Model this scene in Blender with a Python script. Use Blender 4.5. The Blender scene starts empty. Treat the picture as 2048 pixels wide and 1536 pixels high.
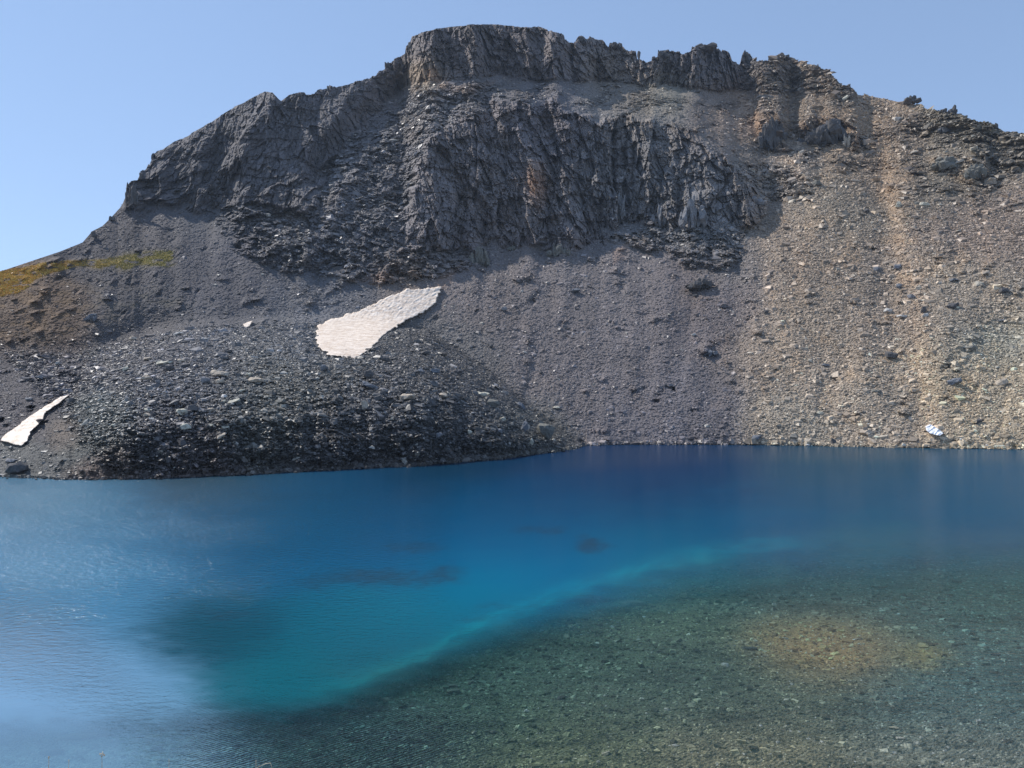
import bpy, bmesh, math, random
import numpy as np
from mathutils import Vector, Matrix

# ------------------------------------------------------------------ camera, sky, sun
S = bpy.context.scene
COL = S.collection
H_CAM, F, CX, CY = 20.0, 1536.0, 1024.0, 768.0
PITCH = math.atan((797 - 768) / F)
cam_d = bpy.data.cameras.new('camera'); cam = bpy.data.objects.new('camera', cam_d); COL.objects.link(cam)
cam_d.sensor_width = 36; cam_d.lens = 36 * F / 2048; cam_d.clip_start = 0.1; cam_d.clip_end = 20000
cam.location = (0, 0, H_CAM); cam.rotation_euler = (math.radians(90) + PITCH, 0, 0)
S.camera = cam
SUN_EL, SUN_AZ = math.radians(49), math.radians(-64)
w = bpy.data.worlds.new('World'); S.world = w; w.use_nodes = True
nt = w.node_tree; bg = nt.nodes['Background']
sky = nt.nodes.new('ShaderNodeTexSky'); sky.sky_type = 'NISHITA'; sky.sun_disc = False
sky.sun_elevation = SUN_EL; sky.sun_rotation = SUN_AZ; sky.altitude = 2500
sky.air_density = 1.0; sky.dust_density = 0.0; sky.ozone_density = 3.5
gm = nt.nodes.new('ShaderNodeGamma'); gm.inputs[1].default_value = 0.5; nt.links.new(sky.outputs[0], gm.inputs[0])   # gamma flattens the brightness gradient of the sky
tn = nt.nodes.new('ShaderNodeVectorMath'); tn.operation = 'MULTIPLY'; tn.inputs[1].default_value = (1.5, 1.71, 2.02)
nt.links.new(gm.outputs[0], tn.inputs[0]); nt.links.new(tn.outputs[0], bg.inputs[0]); bg.inputs[1].default_value = 0.15
sd = Vector((math.sin(SUN_AZ) * math.cos(SUN_EL), math.cos(SUN_AZ) * math.cos(SUN_EL), math.sin(SUN_EL)))
ld = bpy.data.lights.new('sun', 'SUN'); ld.energy = 3.6; ld.angle = math.radians(0.5); ld.color = (1, 0.95, 0.88)
lo = bpy.data.objects.new('sun', ld); COL.objects.link(lo); lo.rotation_euler = sd.to_track_quat('Z', 'Y').to_euler()
S.view_settings.view_transform = 'Standard'; S.view_settings.look = 'None'
S.view_settings.exposure = 0.38; S.view_settings.gamma = 1
S.cycles.max_bounces = 6; S.cycles.transparent_max_bounces = 8
rng = np.random.default_rng(7); random.seed(7)

# ------------------------------------------------------------------ helpers
CP, SP = math.cos(PITCH), math.sin(PITCH)
def ray(u, v):
    """pixel (2048 wide photo) -> lateral and vertical slope per metre of forward distance"""
    a = (np.asarray(u, float) - CX) / F; b = (CY - np.asarray(v, float)) / F
    y = CP - b * SP; z = SP + b * CP
    return a / y, z / y
def hsh(ix, iy, seed):
    h = (ix.astype(np.int64) * 374761393 + iy.astype(np.int64) * 668265263 + seed * 974634777) & 0xffffffff
    h = ((h ^ (h >> 13)) * 1274126177) & 0xffffffff
    h = ((h ^ (h >> 16)) * 2246822519) & 0xffffffff
    return ((h ^ (h >> 15)) & 0xffffff) / float(0x1000000)
def vn(x, y, seed=0):
    ix = np.floor(x); iy = np.floor(y); fx = x - ix; fy = y - iy
    fx = fx * fx * (3 - 2 * fx); fy = fy * fy * (3 - 2 * fy)
    a = hsh(ix, iy, seed); b = hsh(ix + 1, iy, seed); c = hsh(ix, iy + 1, seed); d = hsh(ix + 1, iy + 1, seed)
    return (a + (b - a) * fx) * (1 - fy) + (c + (d - c) * fx) * fy
def fbm(x, y, seed=0, o=4):
    s = 0; a = 1; t = 0
    for i in range(o):
        s = s + a * vn(x, y, seed + i * 17); t += a; a *= 0.5; x = x * 2.03 + 11.3; y = y * 2.03 + 5.7
    return s / t * 2 - 1
def voro(x, y, seed=0):
    ix = np.floor(x); iy = np.floor(y)
    f1 = np.full(x.shape, 9.0); f2 = np.full(x.shape, 9.0); idr = np.zeros(x.shape)
    for dx in (-1, 0, 1):
        for dy in (-1, 0, 1):
            jx = ix + dx; jy = iy + dy
            d = (jx + hsh(jx, jy, seed) - x) ** 2 + (jy + hsh(jx, jy, seed + 5) - y) ** 2
            m = d < f1
            f2 = np.where(m, f1, np.minimum(f2, d)); idr = np.where(m, hsh(jx, jy, seed + 9), idr); f1 = np.where(m, d, f1)
    return idr, np.sqrt(f1), np.sqrt(f2) - np.sqrt(f1)
def facet(x, y, seed, tx, ty):
    """jointed blocks: every cell is a plane of its own offset and tilt"""
    ix = np.floor(x); iy = np.floor(y); f1 = np.full(x.shape, 9.0); out = np.zeros(x.shape); idr = np.zeros(x.shape)
    for dx in (-1, 0, 1):
        for dy in (-1, 0, 1):
            jx = ix + dx; jy = iy + dy; ex = x - jx - hsh(jx, jy, seed); ey = y - jy - hsh(jx, jy, seed + 5)
            d = ex * ex + ey * ey; m = d < f1; i_ = hsh(jx, jy, seed + 9)
            out = np.where(m, (i_ - .5) + tx * 2 * (hsh(jx, jy, seed + 11) - .5) * ex + ty * 2 * (hsh(jx, jy, seed + 13) - .5) * ey, out)
            idr = np.where(m, i_, idr); f1 = np.where(m, d, f1)
    return out, idr
def sm(a, b, x):
    t = np.clip((x - a) / (b - a), 0, 1); return t * t * (3 - 2 * t)
def poly(u, v, pts):
    ins = np.zeros(u.shape, bool); n = len(pts)
    for i in range(n):
        x1, y1 = pts[i]; x2, y2 = pts[(i + 1) % n]
        if y1 == y2: continue
        c = ((y1 > v) != (y2 > v)) & (u < (x2 - x1) * (v - y1) / (y2 - y1) + x1)
        ins ^= c
    return ins.astype(np.float32)
def blur(a, k, ax):
    if k < 1: return a
    p = [(0, 0), (0, 0)]; p[ax] = (k, k + 1)
    c = np.cumsum(np.pad(a.astype(np.float64), p, mode='edge'), axis=ax)
    n = a.shape[ax]
    hi = np.take(c, np.arange(2 * k, 2 * k + n) + 0, axis=ax); lo_ = np.take(c, np.arange(0, n), axis=ax)
    return (hi - lo_) / (2 * k)
def blur2(a, ku, kv):
    for _ in range(2): a = blur(blur(a, ku, 1), kv, 0)
    return a
def mesh_obj(name, verts, faces4, mat, colors=None, smooth=False, parent=None, attrs=None, tris=False):
    me = bpy.data.meshes.new(name); nv = len(verts); k = 3 if tris else 4; nf = len(faces4)
    me.vertices.add(nv); me.vertices.foreach_set('co', np.ascontiguousarray(verts, np.float32).ravel())
    me.loops.add(nf * k); me.loops.foreach_set('vertex_index', np.ascontiguousarray(faces4, np.int32).ravel())
    me.polygons.add(nf); me.polygons.foreach_set('loop_start', np.arange(0, nf * k, k, dtype=np.int32))
    me.polygons.foreach_set('loop_total', np.full(nf, k, np.int32))
    me.polygons.foreach_set('use_smooth', np.full(nf, smooth, bool))
    me.update(calc_edges=True)
    if colors is not None:
        ca = me.attributes.new('Col', 'FLOAT_COLOR', 'POINT')
        c4 = np.ones((nv, 4), np.float32); c4[:, :3] = colors; ca.data.foreach_set('color', c4.ravel())
    for k_, a in (attrs or {}).items():
        at = me.attributes.new(k_, 'FLOAT', 'POINT'); at.data.foreach_set('value', np.ascontiguousarray(a, np.float32).ravel())
    me.materials.append(mat)
    o = bpy.data.objects.new(name, me); COL.objects.link(o); o.parent = parent
    return o
def grid_faces(nr, nc):
    i = np.arange(nr * nc).reshape(nr, nc)
    return np.stack([i[:-1, :-1], i[:-1, 1:], i[1:, 1:], i[1:, :-1]], -1).reshape(-1, 4)
def tag(o, label=None, cat=None, group=None, kind=None):
    if label: o['label'] = label
    if cat: o['category'] = cat
    if group: o['group'] = group
    if kind: o['kind'] = kind
    return o

# ------------------------------------------------------------------ materials
def new_mat(name):
    m = bpy.data.materials.new(name); m.use_nodes = True; t = m.node_tree
    return m, t, t.nodes['Principled BSDF'], t.nodes.new, t.links.new
def rock_mat(name, spec=0.25, rough=0.85, nscale=1.2, bump=0.25, attr=True, base=(0.2, 0.2, 0.2)):
    m, t, b, N, L = new_mat(name)
    b.inputs['Roughness'].default_value = rough; b.inputs['Specular IOR Level'].default_value = spec
    tc = N('ShaderNodeNewGeometry')
    n1 = N('ShaderNodeTexNoise'); n1.inputs['Scale'].default_value = nscale; n1.inputs['Detail'].default_value = 6; n1.inputs['Roughness'].default_value = 0.7
    L(tc.outputs['Position'], n1.inputs['Vector'])
    mr = N('ShaderNodeMapRange'); mr.inputs[1].default_value = 0.3; mr.inputs[2].default_value = 0.7; mr.inputs[3].default_value = 0.6; mr.inputs[4].default_value = 1.4
    L(n1.outputs[0], mr.inputs[0])
    mul = N('ShaderNodeVectorMath'); mul.operation = 'SCALE'
    if attr:
        a = N('ShaderNodeAttribute'); a.attribute_name = 'Col'; L(a.outputs['Color'], mul.inputs[0])
    else: mul.inputs[0].default_value = base
    L(mr.outputs[0], mul.inputs['Scale']); L(mul.outputs[0], b.inputs['Base Color'])
    bp = N('ShaderNodeBump'); bp.inputs['Strength'].default_value = 0.6; bp.inputs['Distance'].default_value = bump
    L(n1.outputs[0], bp.inputs['Height']); L(bp.outputs[0], b.inputs['Normal'])
    return m
M_TERR = rock_mat('mountain rock', bump=.15)
M_STONE = rock_mat('scree stone', bump=0.1, rough=.5, spec=.55)
M_BOULD = rock_mat('boulder rock', nscale=1.6, bump=0.35)
M_BED = rock_mat('lake bed', nscale=2.5, bump=0.1)
M_BANK = rock_mat('bank soil', nscale=14, bump=0.02, attr=False, base=(0.22, 0.17, 0.10))

# ------------------------------------------------------------------ terrain profile
SKY = [(-1500, 745), (-900, 690), (-350, 625), (-100, 566), (0, 543), (60, 523), (120, 503), (165, 485), (185, 462), (205, 452), (225, 432), (245, 410), (252, 395), (252.6, 370), (262, 358), (275, 358), (280, 346), (292, 340), (303, 318), (305, 308), (325, 298), (345, 285), (375, 272), (400, 257), (425, 243), (450, 225), (475, 210), (490, 204), (510, 192), (530, 184), (545, 185), (562, 202), (575, 192), (600, 184), (615, 188), (632, 186), (635, 181), (655, 178), (657, 172), (665, 175), (690, 170), (705, 165), (730, 158), (752, 152), (757, 142), (770, 138), (772, 127), (785, 123), (800, 115), (810, 108), (812, 92), (820, 85), (824, 73), (835, 68), (850, 63), (880, 56), (910, 52), (950, 49), (1000, 49), (1040, 53), (1062, 55), (1075, 53), (1095, 60), (1110, 61), (1128, 70), (1130, 80), (1150, 86), (1155, 76), (1163, 71), (1178, 76), (1205, 82), (1215, 92), (1220, 84), (1245, 92), (1255, 100), (1272, 101), (1274, 116), (1284, 118), (1292, 122), (1315, 115), (1316, 101), (1342, 100), (1350, 106), (1372, 104), (1385, 97), (1395, 94), (1410, 89), (1418, 93), (1432, 90), (1442, 100), (1460, 108), (1465, 122), (1480, 127), (1482, 117), (1490, 104), (1500, 108), (1505, 118), (1515, 120), (1540, 117), (1553, 112), (1565, 108), (1580, 118), (1600, 124), (1630, 130), (1637, 136), (1660, 140), (1662, 148), (1670, 158), (1685, 168), (1705, 176), (1715, 188), (1750, 195), (1800, 204), (1840, 209), (1850, 215), (1890, 222), (1920, 228), (1950, 240), (1990, 250), (2010, 262), (2048, 267), (2400, 330), (3000, 400), (3700, 470)]
SHO = [(-1500, 940), (-300, 945), (0, 952), (60, 955), (150, 958), (300, 957), (420, 952), (560, 945), (700, 938), (850, 930), (1000, 918), (1080, 908), (1150, 898), (1172, 891), (1250, 889), (1400, 889), (1550, 890), (1700, 893), (1850, 896), (2048, 899), (2600, 905), (3700, 910)]
def lut(tab, u): t = np.array(tab, float); return np.interp(u, t[:, 0], t[:, 1])
U = np.concatenate([np.linspace(-1500, -330, 60), np.linspace(-320, -8, 90), np.arange(0, 2049, 1.35), np.linspace(2060, 2400, 90), np.linspace(2415, 3700, 60)])
NC = len(U); NR = 640
tt = np.linspace(0, 1, NR)[:, None]
shore = lut(SHO, U) + np.interp(U, [0, 1000, 1150, 1300], [1.5, 1.5, .9, .45]) * fbm(U / 25, U * 0, 3, 3)
skyd = lut(SKY, U)
crag_u = sm(230, 260, U) * (1 - sm(2060, 2200, U))
jag = (voro(U / 14, U * 0 + .5, 31)[0] - .5) * 7 + (voro(U / 5.5, U * 0 + .5, 32)[0] - .5) * 4
jw = np.interp(U, [250, 300, 320, 560, 640, 750, 800, 860, 1060, 1120, 1480, 1700, 1800, 1880, 2048], [1, 1, .25, .2, .6, .8, .7, .15, .3, .9, 1, .8, .3, .8, .6])
skyd = skyd + jag * jw * crag_u
skys = np.convolve(np.pad(lut(SKY, U), 12, mode='edge'), np.ones(25) / 25, mode='valid')
V = shore + (skys - shore) * tt + (skyd - skys) * tt ** 45
UU = np.broadcast_to(U, V.shape).astype(float)
A_, T_ = ray(UU, V)
# warped picture coordinates so that region borders stay ragged
wu = UU + 9 * fbm(UU / 38, V / 38, 41, 4); wv = V + 9 * fbm(UU / 38, V / 38, 77, 4)
su = UU + 3 * fbm(UU / 12, V / 12, 43, 3); sv = V + 3 * fbm(UU / 12, V / 12, 79, 3)
P_MAIN = [(818, 478), (808, 440), (836, 320), (860, 265), (930, 225), (1010, 195), (1110, 205), (1150, 225), (1300, 240), (1400, 262), (1440, 300), (1530, 395), (1530, 440), (1470, 448), (1390, 462), (1330, 440), (1200, 448), (1215, 480), (1130, 500), (1060, 484), (960, 478), (930, 500), (830, 500)]
P_LEFT = [(240, 380), (255, 300), (420, 215), (530, 170), (570, 190), (700, 150), (840, 165), (740, 235), (640, 340), (655, 400), (600, 420), (500, 400), (430, 420), (340, 395), (260, 412)]
P_SUMMIT = [(735, 170), (760, 100), (820, 40), (1000, 20), (1150, 50), (1500, 80), (1480, 160), (1450, 180), (1370, 172), (1240, 165), (1100, 158), (1000, 148), (880, 162), (800, 165)]
P_DEBRIS = [(400, 400), (480, 385), (640, 400), (700, 260), (830, 170), (1000, 160), (1000, 200), (870, 260), (830, 330), (810, 500), (860, 560), (700, 560), (540, 520), (450, 480)]
P_LOWRUB = [(800, 495), (980, 482), (975, 530), (900, 545), (840, 550), (700, 545), (560, 530), (480, 480)]
P_RR1 = [(1505, 225), (1560, 222), (1572, 245), (1570, 285), (1590, 300), (1560, 300), (1530, 292), (1518, 262)]
P_RR2 = [(1592, 250), (1620, 232), (1670, 232), (1710, 255), (1735, 290), (1715, 298), (1690, 280), (1640, 275), (1600, 270)]
P_RR3 = [(1855, 310), (1900, 305), (1975, 320), (1985, 350), (1940, 368), (1870, 335)]
P_RIDGE = [(1480, 90), (1720, 150), (1700, 195), (1650, 190), (1560, 180), (1480, 175)]
P_RIDGE2 = [(1790, 235), (1900, 205), (2100, 250), (2200, 320), (2000, 330), (1900, 285), (1820, 270)]
P_LOWC = [(1180, 470), (1330, 445), (1480, 455), (1500, 500), (1460, 530), (1390, 530), (1320, 500)]
P_MIDR = [(1440, 330), (1560, 330), (1630, 360), (1640, 400), (1550, 400)]
P_HILL = [(-400, 560), (0, 540), (180, 545), (345, 560), (390, 600), (280, 600), (180, 560)]
mk = lambda P, a=wu, b=wv: poly(a, b, P)
m_main, m_left, m_sum, m_deb, m_low = mk(P_MAIN), mk(P_LEFT), mk(P_SUMMIT), mk(P_DEBRIS), mk(P_LOWRUB)
m_rr = np.clip(mk(P_RR1, su, sv) + mk(P_RR2, su, sv) + .6 * mk(P_RR3), 0, 1)
m_rid = np.clip(mk(P_RIDGE) + mk(P_RIDGE2), 0, 1); m_lc = mk(P_LOWC); m_mr = mk(P_MIDR)
def ragged(m, ku, kv, seed, amt=.5):
    return sm(.32, .68, blur2(m, ku, kv) + amt * fbm(UU / 26 + V / 60, V / 20, seed, 5))
P_BAND = [(440, 400), (640, 330), (720, 250), (830, 170), (960, 160), (1010, 200), (900, 260), (850, 330), (820, 480), (900, 530), (840, 560), (700, 555), (560, 535), (480, 500)]
m_band = ragged(poly(UU, V, P_BAND), 14, 10, 201, .6)
m_main = ragged(poly(UU, V, P_MAIN), 12, 9, 202, .75); m_left = ragged(poly(UU, V, P_LEFT), 14, 12, 203, .6); m_sum = np.maximum(ragged(m_sum, 6, 5, 204, .35), mk(P_SUMMIT) * (V < lut(SKY, UU) + 30))
m_low = ragged(m_low, 8, 6, 205, .7); m_lc = ragged(m_lc, 10, 6, 206, .8); m_mr = ragged(m_mr, 10, 6, 207, .8); m_rid = ragged(m_rid, 10, 5, 208, .8)
m_deb = np.maximum(m_deb * .3, m_band)
ang = 34 + 5 * sm(1350, 1700, UU) + 4 * sm(1700, 2400, UU) + 2 * sm(500, 0, UU) * 0
ang = ang + (64 - ang) * blur2(m_main, 9, 5)
ang = ang + (54 - ang) * blur2(m_left, 8, 6)
ang = ang + (68 - ang) * blur2(m_sum, 8, 2)
ang = ang + (46 - ang) * blur2(m_deb * (1 - m_main), 10, 8)
ang = ang + (66 - ang) * blur2(m_rr, 3, 2)
ang = ang + (48 - ang) * blur2(np.clip(m_rid + m_lc + m_mr, 0, 1), 6, 4)
ang = np.where(UU < 250, np.minimum(ang, 40), ang)
ta = np.maximum(np.tan(np.radians(ang)), T_ + 0.16)
shs = lut(SHO, U); k1 = 20; shs = np.convolve(np.pad(shs, k1, mode='edge'), np.ones(2 * k1 + 1) / (2 * k1 + 1), mode='valid')
vs_ref = np.interp(U, [1172, 1450, 1700, 1850, 2048, 2600, 3700], [890, 890, 893, 896, 899, 905, 910])
yref = H_CAM / -ray(U, vs_ref)[1]
r0A = yref * np.interp(U, [-1500, -400, 0, 300, 600, 900, 1100, 3700], [.66, .69, .74, .84, .935, .985, 1, 1])
# back slope: integrate ln(distance) up every column
dT = np.diff(T_, axis=0); mid = .5 * (ta[1:] + ta[:-1]); Tm = .5 * (T_[1:] + T_[:-1])
valid = (V[1:] < vs_ref[None])
dl = np.where(valid, dT / (mid - Tm), 0)
lnA = np.log(r0A) + np.vstack([np.zeros((1, NC)), np.cumsum(dl, axis=0)])
k0 = 8
lnA = blur(lnA, k0, 1)
_, Tsh = ray(U, shore); lnY0 = np.log(H_CAM / -Tsh)
VC = [(-1500, 690), (0, 700), (150, 705), (250, 680), (400, 650), (640, 645), (760, 645), (850, 660), (900, 690), (950, 722), (1000, 760), (1050, 803), (1100, 842), (1150, 880), (1172, 891), (3700, 905)]
vc = np.minimum(lut(VC, U), shore - 0.01) + np.where(U < 1172, 2.5 * fbm(U / 20, U * 0, 8, 3), 0)
vc = np.minimum(vc, shore - .01)
# value of the back slope at the crest of the moraine
ic = np.argmin(np.abs(V - vc), axis=0); lnAc = lnA[ic, np.arange(NC)]
_, Tc = ray(U, vc)
own = lnY0 + (Tc - Tsh) / (math.tan(math.radians(27)) - .5 * (Tc + Tsh))
tie = 1 - sm(760, 960, U)
lnC = lnAc * tie + np.minimum(own + .24, lnAc) * (1 - tie)
lnC = np.convolve(np.pad(lnC, 15, mode='edge'), np.ones(31) / 31, mode='valid')
tM = np.clip((shore - V) / np.maximum(shore - vc, .01), 0, 1)
pw = np.interp(U, [-400, 0, 150, 260, 900, 1150], [1.1, 1.1, 1.5, 3.2, 3.0, 1.6])
lnM = lnY0 + (lnC - lnY0) * (0.12 * tM + 0.88 * tM ** pw)
front = (V > vc)
lnY = np.where(front, lnM, lnA)
r_sh = np.where(U > 1172, 1, 0)
lnY = np.where((U > 1172)[None, :], lnA + (lnY0 - lnA[0])[None, :] * np.exp(-(shore - V) / 12), lnY)
# gully between grassy hill and moraine, hollow under the main cliff, gully lines
def dist_line(pts):
    d = np.full(V.shape, 1e9)
    for (x1, y1), (x2, y2) in zip(pts[:-1], pts[1:]):
        L2 = (x2 - x1) ** 2 + (y2 - y1) ** 2
        t = np.clip(((UU - x1) * (x2 - x1) + (V - y1) * (y2 - y1)) / L2, 0, 1)
        d = np.minimum(d, np.hypot(UU - x1 - t * (x2 - x1), V - y1 - t * (y2 - y1)))
    return d
inside = sm(0, 20, shore - V)
G1 = dist_line([(-20, 905), (60, 850), (140, 785), (220, 710), (300, 660)])
lnY += inside * .022 * np.exp(-(G1 / 40) ** 2)
G2 = dist_line([(1840, 850), (1790, 640), (1760, 330)]); lnY += inside * .016 * np.exp(-(G2 / 45) ** 2)
G3 = dist_line([(1860, 880), (1880, 700), (2000, 560)]); lnY -= inside * .012 * np.exp(-(G3 / 60) ** 2)
GA = dist_line([(1745, 230), (1790, 420), (1835, 600), (1862, 850)]); GB = dist_line([(1480, 190), (1530, 280), (1600, 350)]); GC = dist_line([(1640, 360), (1600, 560), (1500, 880)]); GD = dist_line([(1960, 380), (1990, 620), (1930, 860)])
G4 = dist_line([(640, 350), (700, 280), (800, 190)]); lnY += .03 * np.exp(-(G4 / 30) ** 2)
G5 = dist_line([(1385, 600), (1375, 680)]); lnY += .003 * np.exp(-(G5 / 10) ** 2)
lnY += inside * (1 - np.clip(m_main + m_sum + m_left, 0, 1)) * .012 * fbm(UU / 110 + .3 * fbm(UU / 60, V / 60, 6, 2), V / 240, 90, 3)
mound = blur2(((V > vc) & (UU < 1172) & (UU > 150 - (930 - V) * .9 + 60)).astype(float), 6, 4)
lnY += inside * mound * .012 * fbm(UU / 70, V / 22, 91, 3)
lb = blur2(lnY, 16, 12); k_ = np.exp(-((V - vc) / 45) ** 2) * sm(760, 640, UU); lnY = lnY * (1 - k_) + lb * k_
Y = np.exp(lnY)
# rock relief, in metres
X0 = A_ * Y; Z0 = H_CAM + T_ * Y
cliff = np.clip(blur2(np.clip(m_main + m_sum + m_left + m_rr + .5 * m_band * sm(-.2, .3, fbm(UU / 40 + V / 80, V / 60, 211, 4)), 0, 1), 2, 1), 0, 1)
P_UP = [(960, 165), (1480, 165), (1700, 195), (1900, 240), (2100, 290), (2100, 420), (1850, 400), (1650, 330), (1560, 330), (1480, 300), (1400, 260), (1000, 190)]
m_up = blur2(mk(P_UP), 10, 6) * sm(-.12, .3, fbm(UU / 34 + V / 30, V / 17, 212, 5)) * .75
rub = np.clip(blur2(np.clip(m_deb + m_low + m_rid + m_lc + m_mr + m_up, 0, 1), 3, 2) * (1 - cliff), 0, 1)
wx = X0 + 5 * fbm(X0 / 30, Z0 / 40, 11, 3) + Z0 * .12 + 16 * fbm(X0 / 120, Z0 / 110, 13, 2); wz = Z0 + 5 * fbm(X0 / 30, Z0 / 30, 12, 2)
disp = np.zeros(V.shape)
big = fbm(wx / 34, wz / 90, 20, 3)
lf = 1 - .25 * blur2(m_left, 6, 4)
f0, c0 = facet(wx / 19, wz / 55, 20, .9, .5); f1_, c1 = facet(wx / 8, wz / 20, 21, 1.2, .9); f2_, c2 = facet(wx / 3.6, wz / 8, 22, 1.3, 1.0); f3_, c3 = facet(wx / 1.7, wz / 3.2, 23, 1.1, .9); f4_, c4 = facet(wx / .95, wz / 1.5, 24, 1, 1)
c2b = voro(wx / 5, wz / 14, 37)[2]
disp += cliff * (9 * big - 3) + cliff * lf * (8 * f0 + 6 * f1_ + 3.6 * f2_ + 1.8 * f3_ + .8 * f4_ + 1.6 * (c2b < .06) + 2.0 * np.mod(wz / 17 + .9 * fbm(X0 / 40, Z0 / 60, 39, 3), 1.0))
g1_, b1 = facet(X0 / 9, Z0 / 6 + X0 / 20, 25, 1.2, 1.0); g2_, b2 = facet(X0 / 3.6 + Z0 / 14, Z0 / 2.6, 26, 1.2, 1.0); g3_, b3 = facet(X0 / 1.7, Z0 / 1.2, 27, 1.1, 1.0)
bd = blur2(m_band, 3, 3)
disp += rub * (4.5 * g1_ * (1 + .4 * bd) + 3.2 * g2_ + 1.5 * g3_ + 8 * fbm(X0 / 28 + Z0 / 60, Z0 / 26, 28, 3))
p1 = voro(UU / 4.2, V / 2.4, 61)[0]; p2 = voro(UU / 9, V / 4, 62)[0]
sc = (1 - cliff) * (1 - rub) * inside
disp += sc * ((p1 - .5) * .22 + .32 * fbm(X0 / 9, Z0 / 14, 29, 3)) * (Y / 400)
ms = mound * inside
disp += ms * ((p1 - .5) * .7 + (p2 - .5) * .9)
for pts, wd, am in [([(1225, 265), (1228, 385)], 5, 9), ([(1270, 290), (1265, 370)], 4, 6), ([(925, 395), (900, 450)], 5, 6), ([(1012, 300), (1008, 350)], 7, 6), ([(955, 370), (950, 400)], 5, 5), ([(1155, 340), (1180, 470)], 8, 4), ([(1100, 230), (1110, 300), (1115, 360)], 8, 5),
  ([(1070, 330), (1075, 480)], 18, -7), ([(880, 380), (870, 470)], 30, -5), ([(1000, 400), (990, 470)], 18, -4), ([(1140, 470), (1130, 500)], 20, -6), ([(1340, 370), (1350, 440)], 16, -6), ([(1390, 400), (1380, 450)], 18, -8), ([(1240, 410), (1235, 440)], 12, -6), ([(1200, 260), (1190, 360)], 18, -4), ([(1300, 300), (1310, 370)], 16, -4), ([(1460, 340), (1440, 400)], 14, 5), ([(1480, 380), (1500, 430)], 14, -5),
  ([(1105, 95), (1060, 140)], 25, -5), ([(840, 80), (830, 150)], 16, -6), ([(930, 80), (930, 140)], 14, 4), ([(1000, 90), (995, 130)], 12, -4), ([(1180, 110), (1170, 150)], 16, -5), ([(1290, 125), (1280, 160)], 10, 5), ([(1400, 100), (1390, 160)], 22, -7), ([(1340, 120), (1345, 160)], 10, -4),
  ([(540, 200), (500, 260), (470, 330)], 18, -9), ([(600, 230), (590, 320)], 20, 6), ([(420, 270), (400, 330)], 16, -6), ([(350, 310), (340, 370)], 14, 4), ([(480, 330), (455, 390)], 8, 5), ([(700, 190), (650, 260)], 16, -6), ([(540, 300), (530, 380)], 14, -5), ([(760, 180), (720, 240)], 12, 4)]:
    disp += am * np.exp(-(dist_line(pts) / wd) ** 2)
b1, _, _ = voro(X0 / 9 + .3 * fbm(X0 / 8, Z0 / 8, 4, 2), Z0 / 5 + X0 / 20, 25); b2, _, _ = voro(X0 / 3.5, Z0 / 2.0, 26); b3, _, _ = voro(X0 / 1.6, Z0 / .9, 27)
disp += rub * ((b1 - .5) * 4 + (b2 - .5) * 2.6 + (b3 - .5) * 1.3 + 7 * fbm(X0 / 30, Z0 / 22, 28, 3))
p1 = voro(UU / 4.2, V / 2.4, 61)[0]; p2 = voro(UU / 9, V / 4, 62)[0]
sc = (1 - cliff) * (1 - rub) * inside
disp += sc * ((p1 - .5) * .6 + .5 * fbm(X0 / 5, Z0 / 3, 29, 3)) * (Y / 400)
ms = mound * inside
disp += ms * ((p1 - .5) * .7 + (p2 - .5) * .9)
Yf = Y + disp
SNOWS = {
 'big': [(637, 653), (655, 642), (690, 632), (720, 625), (745, 610), (790, 590), (815, 580), (850, 577), (884, 576), (880, 592), (868, 610), (850, 625), (825, 635), (790, 655), (775, 668), (750, 690), (735, 703), (715, 718), (690, 717), (665, 712), (648, 703), (632, 688), (636, 670)],
 'tongue': [(141, 791), (120, 797), (95, 812), (70, 828), (45, 846), (25, 862), (5, 875), (3, 883), (30, 890), (45, 892), (55, 882), (62, 865), (75, 852), (88, 838), (92, 825), (115, 810)],
 'small': [(487, 650), (497, 645), (507, 642), (500, 652), (490, 657)],
 'shore': [(1851, 853), (1860, 850), (1868, 853), (1880, 860), (1887, 868), (1880, 872), (1862, 869), (1853, 862)]}
Pt = np.stack([A_ * Yf, Yf, H_CAM + T_ * Yf], -1)

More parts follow.
